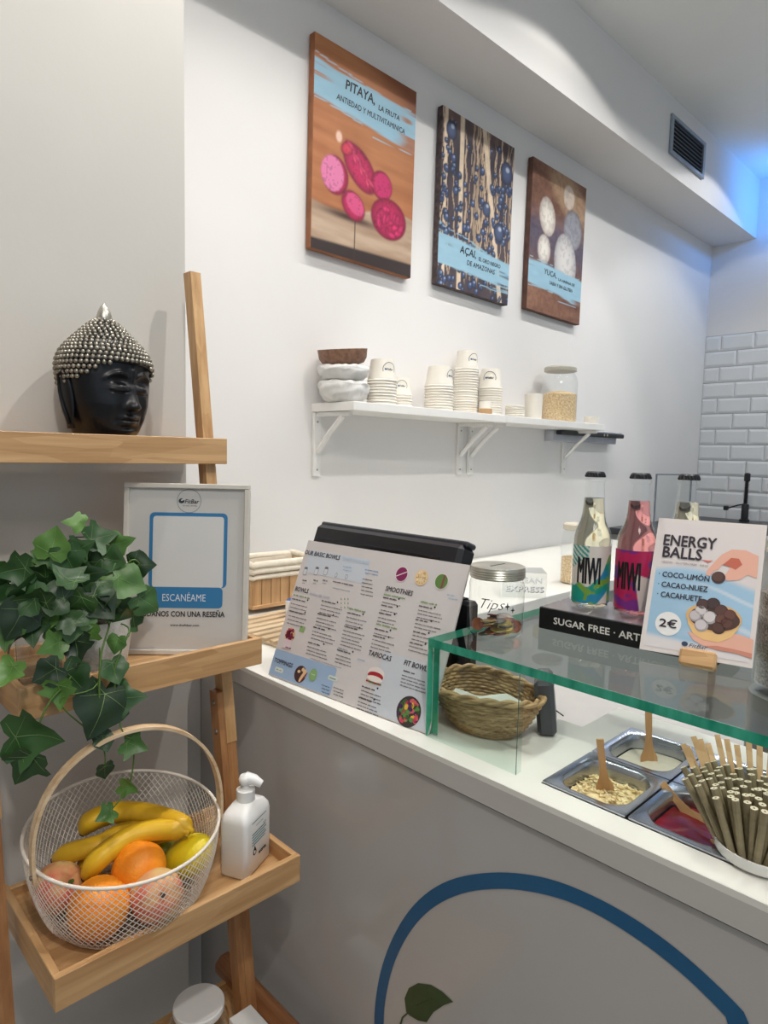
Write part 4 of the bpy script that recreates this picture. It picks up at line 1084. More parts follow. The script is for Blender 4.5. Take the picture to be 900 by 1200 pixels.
# ------------------------------------------------------------------ wicker basket under the guard
wk = thing('wicker_basket', 'shallow woven wicker basket with receipts behind the glass guard', 'basket', (.806, .592, ZT+.0005))
BR, BHh = .064, .064
m = MB(); rows = 13
for r in range(rows):
    t = r/(rows-1); rad = BR*(.62+.42*t**.7); z = .006+t*(BHh-.010); n = 56
    m.tube([((rad+(.0016 if (i+r) % 2 else -.0016))*math.cos(2*PI*i/n)*1.0, (rad+(.0016 if (i+r) % 2 else -.0016))*math.sin(2*PI*i/n)*1.35, z+.004*math.sin(2*PI*i/n*2)*t) for i in range(n)], .0031, 5, closed=True)
m.build('woven_side', M['wicker'], wk, smooth=True)
m = MB()
for i in range(28):
    a = 2*PI*i/28; m.tube([(BR*(.62+.42*t**.7)*math.cos(a), BR*1.35*(.62+.42*t**.7)*math.sin(a), .004+t*(BHh-.006)) for t in (0, .25, .5, .75, 1)], .0018, 5)
m.build('stakes', M['wicker'], wk)
lathe_obj('base', [(.0005, 0), (BR*.62, 0), (BR*.64, .006), (.0005, .006)], M['wicker'], wk, 30, sy=1.35)
m = MB()
for ph in (0, PI):
    m.tube([((BR*1.05+.003*math.cos(9*2*PI*i/72+ph))*math.cos(2*PI*i/72), (BR*1.05+.003*math.cos(9*2*PI*i/72+ph))*1.35*math.sin(2*PI*i/72), BHh+.003*math.sin(9*2*PI*i/72+ph)+.004*math.sin(4*PI*i/72)) for i in range(72)], .0036, 6, closed=True)
m.build('braided_rim', M['wicker'], wk, smooth=True)
for k, (dx, dy, a) in enumerate(((-.01, .01, .3), (.012, -.03, -.5))):
    o = MB().box((-.026, -.038, 0), (.026, .038, .0006)).build('receipt', mat('receipt_paper', rgb(226, 224, 216), .7)); o.location = (.803+dx, .598+dy, ZT+.034+k*.012); o.rotation_euler = (.18-.3*k, -.22+.2*k, a)
    tag(o, ('white paper receipt lying in the wicker basket, lower one', 'white paper receipt lying in the wicker basket, upper one')[k], 'receipt')
cr = thing('card_reader', 'dark grey card reader beside the wicker basket behind the glass', 'card reader', (.862, .515, ZT+.0008), (0, 0, .55))
MB().box((-.020, -.014, 0), (.052, .014, .085), bev=.006, T=Rt(-.12, 'X')).build('casing', mat('reader_grey', rgb(74, 76, 80), .4), cr)
MB().box((.050, -.014, .002), (.055, .008, .074), bev=.002, T=Rt(-.12, 'X')).build('side_plate', M['black'], cr)
MB().tube([(.055, -.004, .024), (.062, -.012, .012), (.068, -.024, .002)], .0011, 6).build('cable', M['black'], cr)

# ------------------------------------------------------------------ paper straws and stirrers
random.seed(5)
SCX, SCY = .758, .190
sc_ = thing('straw_cup', 'clear plastic cup holding paper straws at the right edge', 'cup', (SCX, SCY, ZT+.0036))
lathe_obj('cup_wall', [(.044, 0), (.046, .003), (.0475, .013), (.046, .013), (.0445, .005), (.0005, .005)], M['white'], sc_, 36)
st0 = None
def straw(base, top, r, mt, nm, lab, cat, grp, cache={}):
    base = Vector(base); top = Vector(top); L = (top-base).length; k = nm
    if k not in cache:
        m = MB()
        if nm == 'paper_straw': m.lathe([(r*.28, .001), (r, 0), (r, 1.0), (r*.28, 1.0), (r*.28, .9)], 9)
        else: m.box((-.003, -.0009, 0), (.003, .0009, 1.0))
        mm = [mt]
        if nm == 'paper_straw': m.mi = [1 if len(f) == 4 and all(m.v[i][2] > .99 for i in f) else 0 for f in m.f]; mm = [mt, mat('straw_end', rgb(206, 196, 170), .7)]
        o = m.build(nm, mm, smooth=False); cache[k] = o
    else: o = cache[k].copy(); COL.objects.link(o)
    o.scale = (1, 1, L); o.rotation_mode = 'QUATERNION'
    o.rotation_quaternion = (top-base).to_track_quat('Z', 'Y') @ Matrix.Rotation(random.uniform(-.5, .5)+(-.75 if nm != 'paper_straw' else 0), 4, 'Z').to_quaternion()
    if nm != 'paper_straw': o.rotation_quaternion = face_quat(top-base, Vector((-.85+random.uniform(-.3, .3), -.5, 0)))
    o.location = base
    return tag(o, lab, cat, grp)
GA = math.pi*(3-math.sqrt(5))
for i in range(104):
    rr = math.sqrt((i+.5)/104); a = i*GA
    bx_, by_ = SCX+.042*rr*math.cos(a), SCY+.042*rr*math.sin(a)
    fl = .050; L = .062+.004*random.uniform(-1, 1)
    tx, ty = SCX+fl*rr*math.cos(a), SCY+fl*1.75*rr*math.sin(a)
    back = (tx-SCX)*.7+(ty-SCY)*.7
    straw((bx_, by_, ZT+.010), (tx, ty, ZT+.010+L), .0037, M['straw'], 'paper_straw', 'greenish kraft paper straw in the bunch at the right edge', 'straw', 'kraft paper straws in the cup')
for i in range(16):
    a = -1.3+i*.17; rr = .056; 
    bx_, by_ = SCX+.040*math.cos(a*.9+.6), SCY+.040*math.sin(a*.9+.6)
    straw((bx_, by_, ZT+.014), (SCX+.074*math.cos(a*.8+.55), SCY+.088*math.sin(a*.8+.55), ZT+.094+.006*math.sin(i*2.1)), .003, M['stick'], 'wooden_stirrer', 'flat wooden stirrer standing behind the paper straws', 'stirrer', 'wooden stirrers behind the straws')

# ------------------------------------------------------------------ things on the back counter
bk = thing('slatted_crate', 'small slatted wooden crate with linen liner on the back counter', 'crate', (.915, 1.41, ZT+.013), (0, 0, -.03))
CWd, CDp, CHt = .20, .12, .105
for k in range(7):
    MB().box((k*.0285, 0, .008), (k*.0285+.0268, .005, CHt), bev=.001).build('slat', M['brownz' if k % 2 else 'palez'] if False else M['bamz'], bk)
for k in range(4):
    MB().box((0, .006+k*.028, .008), (.005, .006+k*.028+.026, CHt), bev=.001).build('slat', M['bamz'], bk)
m = MB(); m.box((0, -.002, 0), (CWd, .006, .010), bev=.001); m.box((-.001, 0, 0), (.006, CDp, .010)); m.box((0, CDp-.006, 0), (CWd, CDp, CHt)); m.box((CWd-.004, 0, 0), (CWd, CDp, CHt)); m.box((0, 0, 0), (CWd, CDp, .006))
m.build('crate_base', M['bamx'], bk)
m = MB(); P = rrect(-.006, -.006, CWd+.006, CDp+.006, .012, 3)
for zz, rr in ((CHt-.022, .006), (CHt-.006, .008), (CHt+.010, .0095)): m.tube([(a, b_, zz+.0025*math.sin(i*1.7)) for i, (a, b_) in enumerate(P)], rr, 7, closed=True)
m.box((.004, .004, .03), (CWd-.004, .008, CHt+.006)); m.box((.004, CDp-.009, .03), (CWd-.004, CDp-.005, CHt+.006)); m.box((.004, .004, .02), (CWd-.004, CDp-.005, .03))
m.build('linen_liner', M['linen'], bk, smooth=True, sharp=60)
rk = thing('slatted_board', 'flat slatted wooden rack lying in front of the crate', 'rack', (.80, 1.10, ZT+.0006), (0, 0, .05))
for k in range(8): MB().box((0, .012+k*.032, .006), (.225, .030+k*.032, .013), bev=.001).build('slat', M['palex'], rk)
for xx in (0, .105, .21): MB().box((xx, 0, 0), (xx+.018, .26, .0058), bev=.001).build('batten', M['paley'], rk)
MB().box((-.004, -.006, 0), (.229, .006, .014), bev=.001).build('front_rail', M['palex'], rk)
q = on(331, 709, 'z', ZT+.04)
bb = thing('small_box', 'small white and blue box half hidden behind the menu board', 'box', (.955, 1.27, ZT+.0145), (0, 0, .5))
MB().box((0, 0, 0), (.055, .035, .040), bev=.001).build('box_body', M['white'], bb)
MB().box((.001, .001, .0402), (.054, .034, .0408)).build('blue_top', mat('blue_card', rgb(50, 92, 170), .5), bb)
# acrylic holder with lettering
ah = thing('acrylic_holder', 'clear acrylic holder with white XPRESS lettering behind the tips jar', 'holder', (1.60, 1.13, ZT+.0006), (0, 0, -.85))
MB().box((0, 0, 0), (.13, .10, .075)).build('acrylic_body', M['acrylic'], ah)
b = Board(ah); b.text('CLEAN', .030, .045, .115, .016, rgb(240, 240, 240), .04); b.text('EXPRESS', .012, .018, .122, .017, rgb(150, 150, 152), .05, l=3); b.text('EXPRESS', .010, .020, .120, .016, rgb(246, 246, 246), .03, l=8); b.done()
# jar of nuts behind the bottles
nj = thing('granola_jar', 'tall glass jar of granola with pale lid behind the leftmost bottle', 'jar', (1.985, 1.11, ZT+.0006))
lathe_obj('glass_body', [(.0005, 0), (.046, 0), (.05, .006), (.05, .155), (.044, .175), (.040, .180)], M['jarglass'], nj, 30)
lathe_obj('granola', [(.0005, .003), (.047, .004), (.047, .085), (.0005, .090)], M['granola'], nj, 24)
lathe_obj('lid', [(.041, .178), (.045, .180), (.045, .196), (.040, .200), (.0005, .200)], mat('pale_lid', rgb(206, 198, 180), .5), nj, 24)
# right edge: chia jar and plastic tub behind the sign
cj = thing('chia_jar', 'glass jar of dark chia seeds behind the sign at the right edge', 'jar', (1.225, .285, ZG-.10))
lathe_obj('glass_body', [(.0005, 0), (.052, 0), (.056, .006), (.056, .20), (.050, .215), (.048, .225)], M['jarglass'], cj, 30)
lathe_obj('chia_seeds', [(.0005, .003), (.052, .004), (.052, .155), (.0005, .160)], M['seeds'], cj, 24)
lathe_obj('lid', [(.049, .222), (.053, .224), (.053, .244), (.0005, .246)], M['silver'], cj, 24)
bs = thing('back_shelf', 'low white shelf behind the serving worktop at the right', 'shelf', (1.10, -.5, .0))
MB().box((0, 0, .90), (.42, 1.38, .925), bev=.002).build('shelf_top', M['cabinet'], bs)
MB().box((.02, 0, .05), (.40, 1.36, .899)).build('cabinet_body', mat('dark_cabinet', rgb(92, 84, 78), .5, var=.15), bs)
st = MB().lathe([(.0005, 0), (.06, 0), (.06, .19), (.0005, .19)], 24).build('grey_drum', mat('grey_drum', rgb(120, 120, 118), .45), None, smooth=True, sharp=40); st.location = (1.225, .285, .9256)
tag(st, 'grey drum standing under the chia seed jar', 'drum')
tb = lathe_obj('plastic_tub', [(.0005, 0), (.070, 0), (.078, .145), (.081, .147), (.081, .150), (.076, .150), (.069, .004), (.0005, .004)], M['acrylic'], n=40); tb.location = (1.17, .155, .9256)
tag(tb, 'round clear plastic tub behind the glass guard at the right edge', 'tub')
cb = MB().lathe(bowl_prof(.07, .05), 30).build('brown_bowl', M['coconut'], None, smooth=True, sharp=50); cb.location = (1.24, .02, .9256)
tag(cb, 'brown coconut bowl on the low shelf at the right edge', 'bowl')

# ------------------------------------------------------------------ bamboo ladder shelf
LX0, LX1 = .245, .620
LV = [(1.519, 1.038, 1.182), (1.182, .925, 1.175), (.847, .812, 1.06), (.512, .70, 1.03)]
ls = thing('ladder_shelf', 'bamboo ladder shelf leaning on the left wall with tray shelves', 'shelf', (LX0, .70, 0))
ox, oy = LX0, .70
TT = .010; HT = .045
for k, (zt, yf, yb) in enumerate(LV):
    x0, x1 = 0, LX1-LX0; y0, y1 = yf-oy, yb-oy; z0 = zt-HT
    bot = MB().box((x0+TT, y0+TT, z0+.012), (x1-TT, y1-TT, z0+.018)).build('tray', M['bamx'], ls)
    MB().box((x0, y0, z0), (x1, y0+TT, zt), bev=.0008).build('front_rail', M['bamx'], bot)
    MB().box((x0, y1-TT, z0), (x1, y1, zt-(.012 if k else .0)), bev=.0008).build('back_rail', M['bamx'], bot)
    for xx in (x0, x1-TT): MB().box((xx, y0+TT, z0), (xx+TT, y1-TT, zt-.0005), bev=.0008).build('side_rail', M['bamy'], bot)
def yleg(z): return .921 + (z-.565)*(1.109-.921)/(1.815-.565)
for xl in (LX1-.032-ox, -.030):
    m = MB(); a = Vector((xl, yleg(.97)-oy, .97)); 
    def leg(z0, z1, w_, d, dx=0, dy=0):
        vs = []
        for z in (z0, z1):
            y = yleg(z)-oy+dy; vs += [(xl+dx, y, z), (xl+dx+w_, y, z), (xl+dx+w_, y+d, z), (xl+dx, y+d, z)]
        return MB().add(vs, [(0,3,2,1),(4,5,6,7),(0,1,5,4),(1,2,6,5),(2,3,7,6),(3,0,4,7)])
    o = leg(.985, 1.815, .020, .026).build('leg', M['bamz'], ls)
    o2 = leg(.0, 1.075, .012, .026, dx=-.0125).build('leg', M['legz_shaded'], ls)
    o3 = leg(.0, .984, .018, .024, dx=0.0).build('leg', M['legz_shaded'], ls)
    for zz in (1.055, 1.005):
        MB().lathe([(0, 0), (.0045, 0), (.004, .002), (0, .003)], 12, T=Tr(xl-.0125, yleg(zz)-oy+.013, zz) @ Rt(-PI/2, 'Y')).build('screw', M['screw'], o2)
# brace bars at the bottom level
for xl in (LX1-ox+.001,):
    m = MB(); m.tube([(xl+.006, 1.06-oy, .505), (xl+.006, .70-oy, .505)], .021, 8, flat=1); m.build('side_bar', M['browny'], ls)

# ------------------------------------------------------------------ statue head
def statue(loc):
    t = thing('statue_head', 'black statue head with silver curls on the top bamboo shelf', 'statue', loc, (0, 0, .36))
    nz, na = 150, 190; z0, z1 = 0.0, .165
    zz = np.linspace(0, 1, nz)**.95*(z1-z0); th = np.linspace(-PI, PI, na, endpoint=False)
    Z, TH = np.meshgrid(zz, th, indexing='ij')
    pz = [0, .015, .028, .045, .065, .085, .105, .125, .145, .158, .165]
    pa = [.042, .044, .049, .059, .066, .070, .0715, .070, .062, .046, .030]
    pf = [.030, .034, .050, .056, .059, .060, .061, .061, .056, .044, .028]
    pbk = [.050, .050, .050, .053, .058, .062, .064, .064, .058, .044, .028]
    a = np.interp(Z, pz, pa); bf = np.interp(Z, pz, pf); bb = np.interp(Z, pz, pbk)
    c, s = np.cos(TH), np.sin(TH)      # TH=0 is the front (-y)
    X = a*np.sign(s)*abs(s)**.92; Yv = -np.where(c > 0, bf, bb)*np.sign(c)*abs(c)**.86
    fr = np.clip(c, 0, 1)**.7; g = lambda x0, zc, sx, sz: np.exp(-((X-x0)/sx)**2-((Z-zc)/sz)**2)
    d = np.zeros_like(X)
    # nose: wedge growing downwards
    t_ = np.clip((.098-Z)/(.098-.060), 0, 1); wn = .0042+.0055*t_
    d += .017*t_**1.1*np.exp(-(X/wn)**2)*(1-ss(.0, 1, (.0605-Z)/.005))
    d += .005*(g(-.0085, .063, .004, .005)+g(.0085, .063, .004, .005))
    d += .0035*np.exp(-(X/.006)**2)*ss(.094, .1, Z)*(1-ss(.11, .13, Z))
    for sx in (-1, 1):
        # brow arc
        bz = .101+.010*np.cos(np.clip((abs(X)-.024)/.024, -1, 1)*PI/2)-.002
        m_ = (np.sign(X) == sx)
        d += m_*.0042*np.exp(-((Z-bz)/.0035)**2)*ss(.004, .012, abs(X))*(1-ss(.042, .052, abs(X)))
        d -= .0065*g(sx*.021, .0985, .014, .006)             # socket
        d += .0070*g(sx*.024, .0885, .0135, .0062)            # closed lid
        lz = .0835-.0022*np.cos(np.clip((abs(X)-.024)/.016, -1, 1)*PI/2)
        d -= m_*.0028*np.exp(-((Z-lz)/.0013)**2)*(1-ss(.012, .018, abs(abs(X)-.024)))
        d += m_*.0016*np.exp(-((Z-lz-.003)/.0014)**2)*(1-ss(.012, .018, abs(abs(X)-.024)))
        d += .0040*g(sx*.036, .066, .014, .014)              # cheek
        d -= .0025*g(sx*.026, .044, .005, .007)
    d += .0062*g(0, .0475, .0150, .0032)*(1-.3*g(0, .051, .003, .003)) + .0066*g(0, .0395, .0115, .0034)
    d -= .0045*np.exp(-((Z-.0436-.06*abs(X)**1.3*.9)/.0010)**2)*(1-ss(.014, .019, abs(X)))
    d -= .0025*g(0, .0545, .0035, .004); d -= .0035*g(0, .0335, .012, .003); d += .0055*g(0, .023, .013, .008)
    d += .0014*g(0, .113, .0028, .0028)*1.6
    Yv = Yv - d*fr
    vs = np.stack([X, Yv, Z*1.13], -1).reshape(-1, 3).tolist(); fs = []
    for j in range(nz-1):
        for i in range(na): fs.append((j*na+i, j*na+(i+1) % na, (j+1)*na+(i+1) % na, (j+1)*na+i))
    fs.append(tuple(range(na))[::-1]); fs.append(tuple((nz-1)*na+i for i in range(na)))
    MB().add(vs, fs).build('head', M['statue'], t, smooth=True)
    # ears
    for sx in (-1, 1):
        m = MB(); P = []
        for q in range(13):
            u = q/12; P.append((sx*(.0715-.006*u), .008-.004*u, .124-.090*u))
        m.tube(P, [.004+.009*math.sin(min(1, .12+u/12*1.0)*PI*.86+.12) for u in range(13)], 10, flat=1.0, up=(1, 0, 0))
        for v in range(len(m.v)):
            x, y, z = m.v[v]; m.v[v] = (sx*(.0725-.085*max(0, .118-z))+(x-sx*.0695)*.40, y*1.25, z)
        m.tube([(sx*.074, -.006, .112), (sx*.0765, .004, .124), (sx*.0765, .016, .116), (sx*.0745, .016, .090), (sx*.072, .009, .062), (sx*.069, .002, .040)], .0026, 7)
        m.build('ear', M['statue'], t, smooth=True)
    # hair cap
    hp = [(.0735, .106), (.0755, .122), (.0765, .134), (.0745, .146), (.0695, .157), (.062, .167), (.054, .176), (.045, .185), (.036, .194), (.027, .202), (.018, .209), (.010, .213), (.0005, .215)]
    hp0 = [(.071, .100), (.0735, .112), (.074, .122), (.072, .134), (.067, .146), (.060, .157), (.052, .167), (.046, .176), (.040, .185), (.033, .194), (.024, .202), (.013, .208), (.0005, .210)]
    m = MB(); cap = [(r-.003, z) for r, z in hp[:-1]]+[(.0005, .213)]
    m.lathe([(max(r, .0005), z) for r, z in cap], 48, sy=.93)
    o = m.build('hair_cap', M['statue'], t, smooth=True)
    for v in o.data.vertices:     # hairline rises over the brow, drops behind the ears
        if v.co.z < .145 and v.co.y < 0:
            k = min(1, -v.co.y/.07*1.25); v.co.z += (.140-v.co.z)*k**.6*.95
    m = MB(); R_h = np.array(hp)
    arc = [0]
    for i in range(1, len(hp)): arc.append(arc[-1]+math.dist(hp[i], hp[i-1]))
    stp = .0076; nrow = int(arc[-1]/stp)
    for j in range(-6, nrow):
        if j >= 0:
            sdist = j*stp; r = np.interp(sdist, arc, R_h[:, 0]); z = np.interp(sdist, arc, R_h[:, 1])
        else: r = .071-.0012*abs(j); z = .106+j*stp*.95
        n = max(3, int(2*PI*r/.0086))
        for i in range(n):
            a_ = 2*PI*(i+.5*(j % 2))/n + j*.11*(1 if z > .15 else 0); x, y = r*math.cos(a_), r*math.sin(a_)*.93
            fy = -math.sin(a_); ax_ = abs(math.cos(a_))
            hl = (.139-.030*ax_**3.5) if fy > 0 else (.105 if ax_ > .86 else .05)
            if z < hl: continue
            rr = .0038 if z < .17 else .0034
            m.sphere((x, y, z), rr, 7, 5)
    m.build('silver_curls', [M['curl']], t, smooth=True)
    lathe_obj('finial', [(.011, .206), (.0125, .210), (.0125, .216), (.010, .225), (.0055, .234), (.0005, .240)], M['silver'], t, 20)
    return t
statue((.436, 1.112, 1.494))

# ------------------------------------------------------------------ framed poster
fx = thing('picture_frame', 'white framed poster with blue ESCANÉAME box on the middle shelf', 'frame', (.436, 1.068, 1.1560), (-.10, 0, -.735))
FW, FH, FB = .2085, .287, .0085
m = MB()
for a_, b_ in (((0,0,0),(FW,.014,FB)), ((0,0,FH-FB),(FW,.014,FH)), ((0,0,FB),(FB,.014,FH-FB)), ((FW-FB,0,FB),(FW,.014,FH-FB))): m.box(a_, b_, bev=.0012)
m.build('frame', mat('frame_white', rgb(206, 200, 190), .45, var=.03), fx)
MB().box((FB-.001, .006, FB-.001), (FW-FB+.001, .010, FH-FB+.001)).build('poster_sheet', mat('poster_paper', rgb(200, 197, 192), .25, var=.01), fx)
b = Board(fx); b.y = lambda l: .0058-.00012*l
BLu = rgb(48, 118, 166)
b.rect(.042, .112, .172, .238, BLu, 0, .008); b.rect(.048, .112, .166, .232, rgb(212, 210, 207), 1, .005)
b.rect(.036, .078, .166, .113, BLu, 2, .007); b.text('ESCANÉAME', .066, .0895, .138, .0125, rgb(214, 222, 230), .0)
b.text('AYÚDANOS CON UNA RESEÑA', .020, .0635, .170, .0095, rgb(40, 34, 34), .02, 0)
b.text('www.thefitbar.com', .080, .0475, .128, .0038, rgb(50, 44, 44), .02)
cx_, cz_ = .107, .258
b.ring(cx_, cz_, .0195, .0007, rgb(90, 100, 108), 2); b.text('FitBar', cx_-.007, cz_-.004, cx_+.017, .0072, rgb(40, 36, 40), .01, .25)
b.ell(cx_-.0125, cz_, .005, .0042, rgb(34, 50, 62), 3, 14); b.ell(cx_-.0105, cz_+.002, .0035, .0014, rgb(200, 200, 198), 4, 10, .5)
b.text('EAT WELL · LIVE WELL', cx_-.010, cz_-.009, cx_+.014, .0018, rgb(70, 66, 70), .01)
b.done()

# ------------------------------------------------------------------ ivy
def leaf_material():
    m, nt, b_ = new_mat('ivy_leaf'); b_.inputs['Roughness'].default_value = .42
    tc = nt.nodes.new('ShaderNodeTexCoord'); oi = nt.nodes.new('ShaderNodeObjectInfo')
    n = nt.nodes.new('ShaderNodeTexNoise'); n.inputs['Scale'].default_value = 1.4; nt.links.new(tc.outputs['Object'], n.inputs['Vector'])
    at = nt.nodes.new('ShaderNodeAttribute'); at.attribute_name = 'Col'
    r = nt.nodes.new('ShaderNodeValToRGB'); nt.links.new(oi.outputs['Random'], r.inputs[0])
    e = r.color_ramp.elements; e[0].color = rgb(26, 46, 24); e[1].color = rgb(94, 134, 58); e.new(.55).color = rgb(50, 86, 40)
    mx = nt.nodes.new('ShaderNodeMix'); mx.data_type = 'RGBA'; mx.inputs[7].default_value = rgb(140, 172, 104)
    nt.links.new(r.outputs[0], mx.inputs[6]); nt.links.new(at.outputs['Fac'], mx.inputs[0])
    mu = nt.nodes.new('ShaderNodeMix'); mu.data_type = 'RGBA'; mu.blend_type = 'MULTIPLY'; mu.inputs[0].default_value = .5
    nt.links.new(mx.outputs[2], mu.inputs[6]); nt.links.new(n.outputs['Color'], mu.inputs[7]); nt.links.new(mx.outputs[2], b_.inputs['Base Color'])
    return m
M['leaf'] = leaf_material()
def leaf_mesh(seed, curl):
    rs = random.Random(seed)
    # outline, tip at +z, stalk at origin; unit length about 1
    O = [(0,0),(.12,-.10),(.34,-.17),(.50,-.02),(.44,.16),(.66,.24),(.60,.40),(.40,.48),(.28,.58),(.17,.80),(0,1.04)]
    if seed in (1, 4): O = [(0,0),(.14,-.12),(.38,-.16),(.54,.02),(.55,.20),(.62,.34),(.52,.50),(.42,.60),(.30,.72),(.16,.88),(0,1.02)]
    O = [(x*rs.uniform(.92, 1.08), z) for x, z in O]; right = O; left = [(-x, z) for x, z in O[1:-1]][::-1]
    P = right + left; n = len(P); rings = 5; vs = [(0, 0, .32)]; fs = []; vein = [1]
    tips = [10, 6, 5, 3, len(P)-3, len(P)-5, len(P)-6]
    for j in range(1, rings+1):
        t = j/rings
        for i, (x, z) in enumerate(P):
            vs.append((x*t, 0, .32+(z-.32)*t)); vein.append(0)
    for i in range(n): fs.append((0, 1+i, 1+(i+1) % n))
    for j in range(rings-1):
        for i in range(n): fs.append((1+j*n+i, 1+(j+1)*n+i, 1+(j+1)*n+(i+1) % n, 1+j*n+(i+1) % n))
    out = []
    for x, y, z in vs:
        r2 = x*x+(z-.3)**2; y = -.0 + .10*abs(x)*-1 + curl*.35*r2 + .05*math.sin(7*x+seed)*math.cos(6*z) ; out.append((x, y, z))
    m = MB()
    m.add(out, fs, 0, (0, 0, 0, 1))
    # raised veins
    for tx, tz in ((0, .95), (.5, .28), (-.5, .28), (.34, -.08), (-.34, -.08)):
        pts = []
        for q in range(5):
            t = q/4; x = tx*t; z = .10+(tz-.10)*t; r2 = x*x+(z-.3)**2; pts.append((x, -.10*abs(x)+curl*.35*r2+.05*math.sin(7*x+seed)*math.cos(6*z)-.004, z))
        m.tube(pts, [.010*(1-.7*q/4) for q in range(5)], 4, cap=False, col=(.55, .55, .55, 1))
    me = m.build('leaf', M['leaf'], None, smooth=True); d = me.data; COL.objects.unlink(me); bpy.data.objects.remove(me); return d
LM = [leaf_mesh(s, c) for s, c in ((1, .5), (2, -.5), (3, .9), (4, .15), (5, -.9))]
PLX, PLY = .368, .985
iv = thing('ivy_plant', 'trailing green ivy in a white pot hanging over the middle shelf', 'plant', (PLX, PLY, 1.1562))
lathe_obj('pot', [(.0005, 0), (.036, 0), (.039, .004), (.052, .088), (.054, .092), (.051, .092), (.048, .086), (.0005, .080)], M['ceramic'], iv, 40)
lathe_obj('soil', [(.0005, .078), (.047, .0805), (.0005, .084)], M['dark_stem'], iv, 24)
def leaf_at(P, size, ang, tilt=0, yaw=0, k=None):
    """P world; ang = tip direction in the picture (0 = up, clockwise); facing roughly the room"""
    o = bpy.data.objects.new('leaf', random.choice(LM) if k is None else LM[k]); COL.objects.link(o); o.parent = iv
    base = Matrix.Rotation(-.36+yaw, 4, 'Z') @ Matrix.Rotation(tilt, 4, 'X') @ Matrix.Rotation(ang, 4, 'Y')
    o.rotation_euler = base.to_euler(); o.scale = (size,)*3
    o.location = Vector(P)-Vector((PLX, PLY, 1.1562)) - base.to_3x3() @ Vector((0, 0, .42*size))
    return o
random.seed(21)
DG = math.radians
LEAVES = [  # px, py, size px, tip angle deg, depth y
 (88,612,34,-80,.98),(62,637,52,10,.95),(17,668,52,-100,.93),(20,727,62,-150,.92),(50,652,36,-60,.96),(118,630,48,80,.97),(80,656,50,160,.94),(103,673,52,80,.94),
 (32,700,44,-120,.95),(85,728,64,-165,.915),(118,708,58,150,.92),(150,682,56,120,.93),(165,662,42,90,.95),(172,706,46,130,.935),(65,692,46,-140,.94),(45,672,42,-60,.96),
 (60,757,42,-110,.91),(90,762,50,170,.91),(56,789,46,-120,.905),(86,796,58,140,.90),(136,755,30,-170,.905),(134,786,42,170,.90),(10,790,48,-160,.90),(70,812,46,175,.895),
 (118,832,84,-150,.885),(147,818,58,85,.89),(40,862,84,95,.88),(30,898,62,-150,.885),(122,869,32,170,.885),(157,873,40,120,.885),(123,903,28,175,.885),(151,922,32,110,.885),(124,955,30,-120,.88),
 (96,642,40,60,.955),(130,656,46,100,.95),(142,636,40,75,.97),(112,692,44,-160,.93),(58,722,46,-170,.925),(38,742,44,170,.925),(75,672,44,-30,.95),(20,695,46,-80,.94),
 (105,650,42,20,.965),(98,742,44,-150,.915),(70,740,44,160,.92),(5,705,50,-90,.94),(130,680,44,-60,.94),(40,690,42,30,.95),(100,702,40,-20,.94),(8,745,46,180,.93)]
tips_pos = []
for px, py, s_, a_, yy in LEAVES:
    P = on(px, py, 'y', yy); D = (P-EYE).dot(RM @ Vector((0, 0, -1))); size = s_*D/FPX*.70
    leaf_at(P, size, DG(a_), random.uniform(-.55, .25), random.uniform(-.5, .5)); tips_pos.append(P)
for k in range(44):   # inner foliage around the crown
    a_ = random.uniform(0, 2*PI); rr = .080*math.sqrt(random.random()); zz = 1.262+random.uniform(0, .080)
    P = (PLX-.058+rr*math.cos(a_)*1.25, PLY-.01+rr*math.sin(a_)*.9, zz-rr*.25)
    leaf_at(P, random.uniform(.036, .050), random.uniform(-2.6, 2.6), random.uniform(-1.0, .6), random.uniform(-1.2, 1.2))
L0 = Vector((PLX, PLY, 1.1562))
def vine(pts, r=.0014, mt='stem'):
    P = []
    for i in range(len(pts)-1):
        for q in range(6):
            t = q/6; p0 = pts[max(i-1, 0)]; p1 = pts[i]; p2 = pts[i+1]; p3 = pts[min(i+2, len(pts)-1)]
            P.append(.5*((2*p1)+(p2-p0)*t+(2*p0-5*p1+4*p2-p3)*t*t+(3*p1-p0-3*p2+p3)*t**3))
    P.append(pts[-1]); MB().tube([p-L0 for p in P], r, 6).build('vine', M[mt], iv, smooth=True)
V = lambda px, py, y: on(px, py, 'y', y)
crown = Vector((PLX, PLY, 1.245))
vine([crown, V(128, 730, .93), V(118, 770, .90), V(116, 830, .89)])
vine([crown, V(150, 735, .92), V(143, 760, .905), V(134, 790, .90), V(140, 845, .886), V(147, 862, .884), V(157, 873, .888), V(151, 921, .888), V(125, 955, .884)], .0011)
vine([crown, V(60, 735, .94), V(15, 752, .925), V(10, 785, .905)], .0013, 'dark_stem')
vine([crown, V(85, 790, .905), V(60, 820, .893), V(45, 850, .885), V(30, 895, .888)])
vine([crown, V(40, 660, .96), V(17, 668, .935)], .0012); vine([crown, V(80, 640, .985), V(101, 628, .985), V(98, 614, .982)], .0010, 'dark_stem')
vine([crown, V(150, 660, .95), V(165, 662, .952)], .0012); vine([crown, V(70, 660, .96), V(62, 640, .955)], .0012); vine([crown, V(115, 800, .895), V(70, 822, .893), V(118, 870, .888), V(123, 903, .888)], .0010)
# glass vase half hidden at the left
vs_ = lathe_obj('glass_vase', [(.0005, 0), (.026, 0), (.030, .05), (.031, .075), (.029, .075), (.026, .004), (.0005, .004)], M['acrylic'], n=30); vs_.location = (.285, .975, 1.1562)
tag(vs_, 'small clear glass vase behind the ivy at the shelf corner', 'vase')

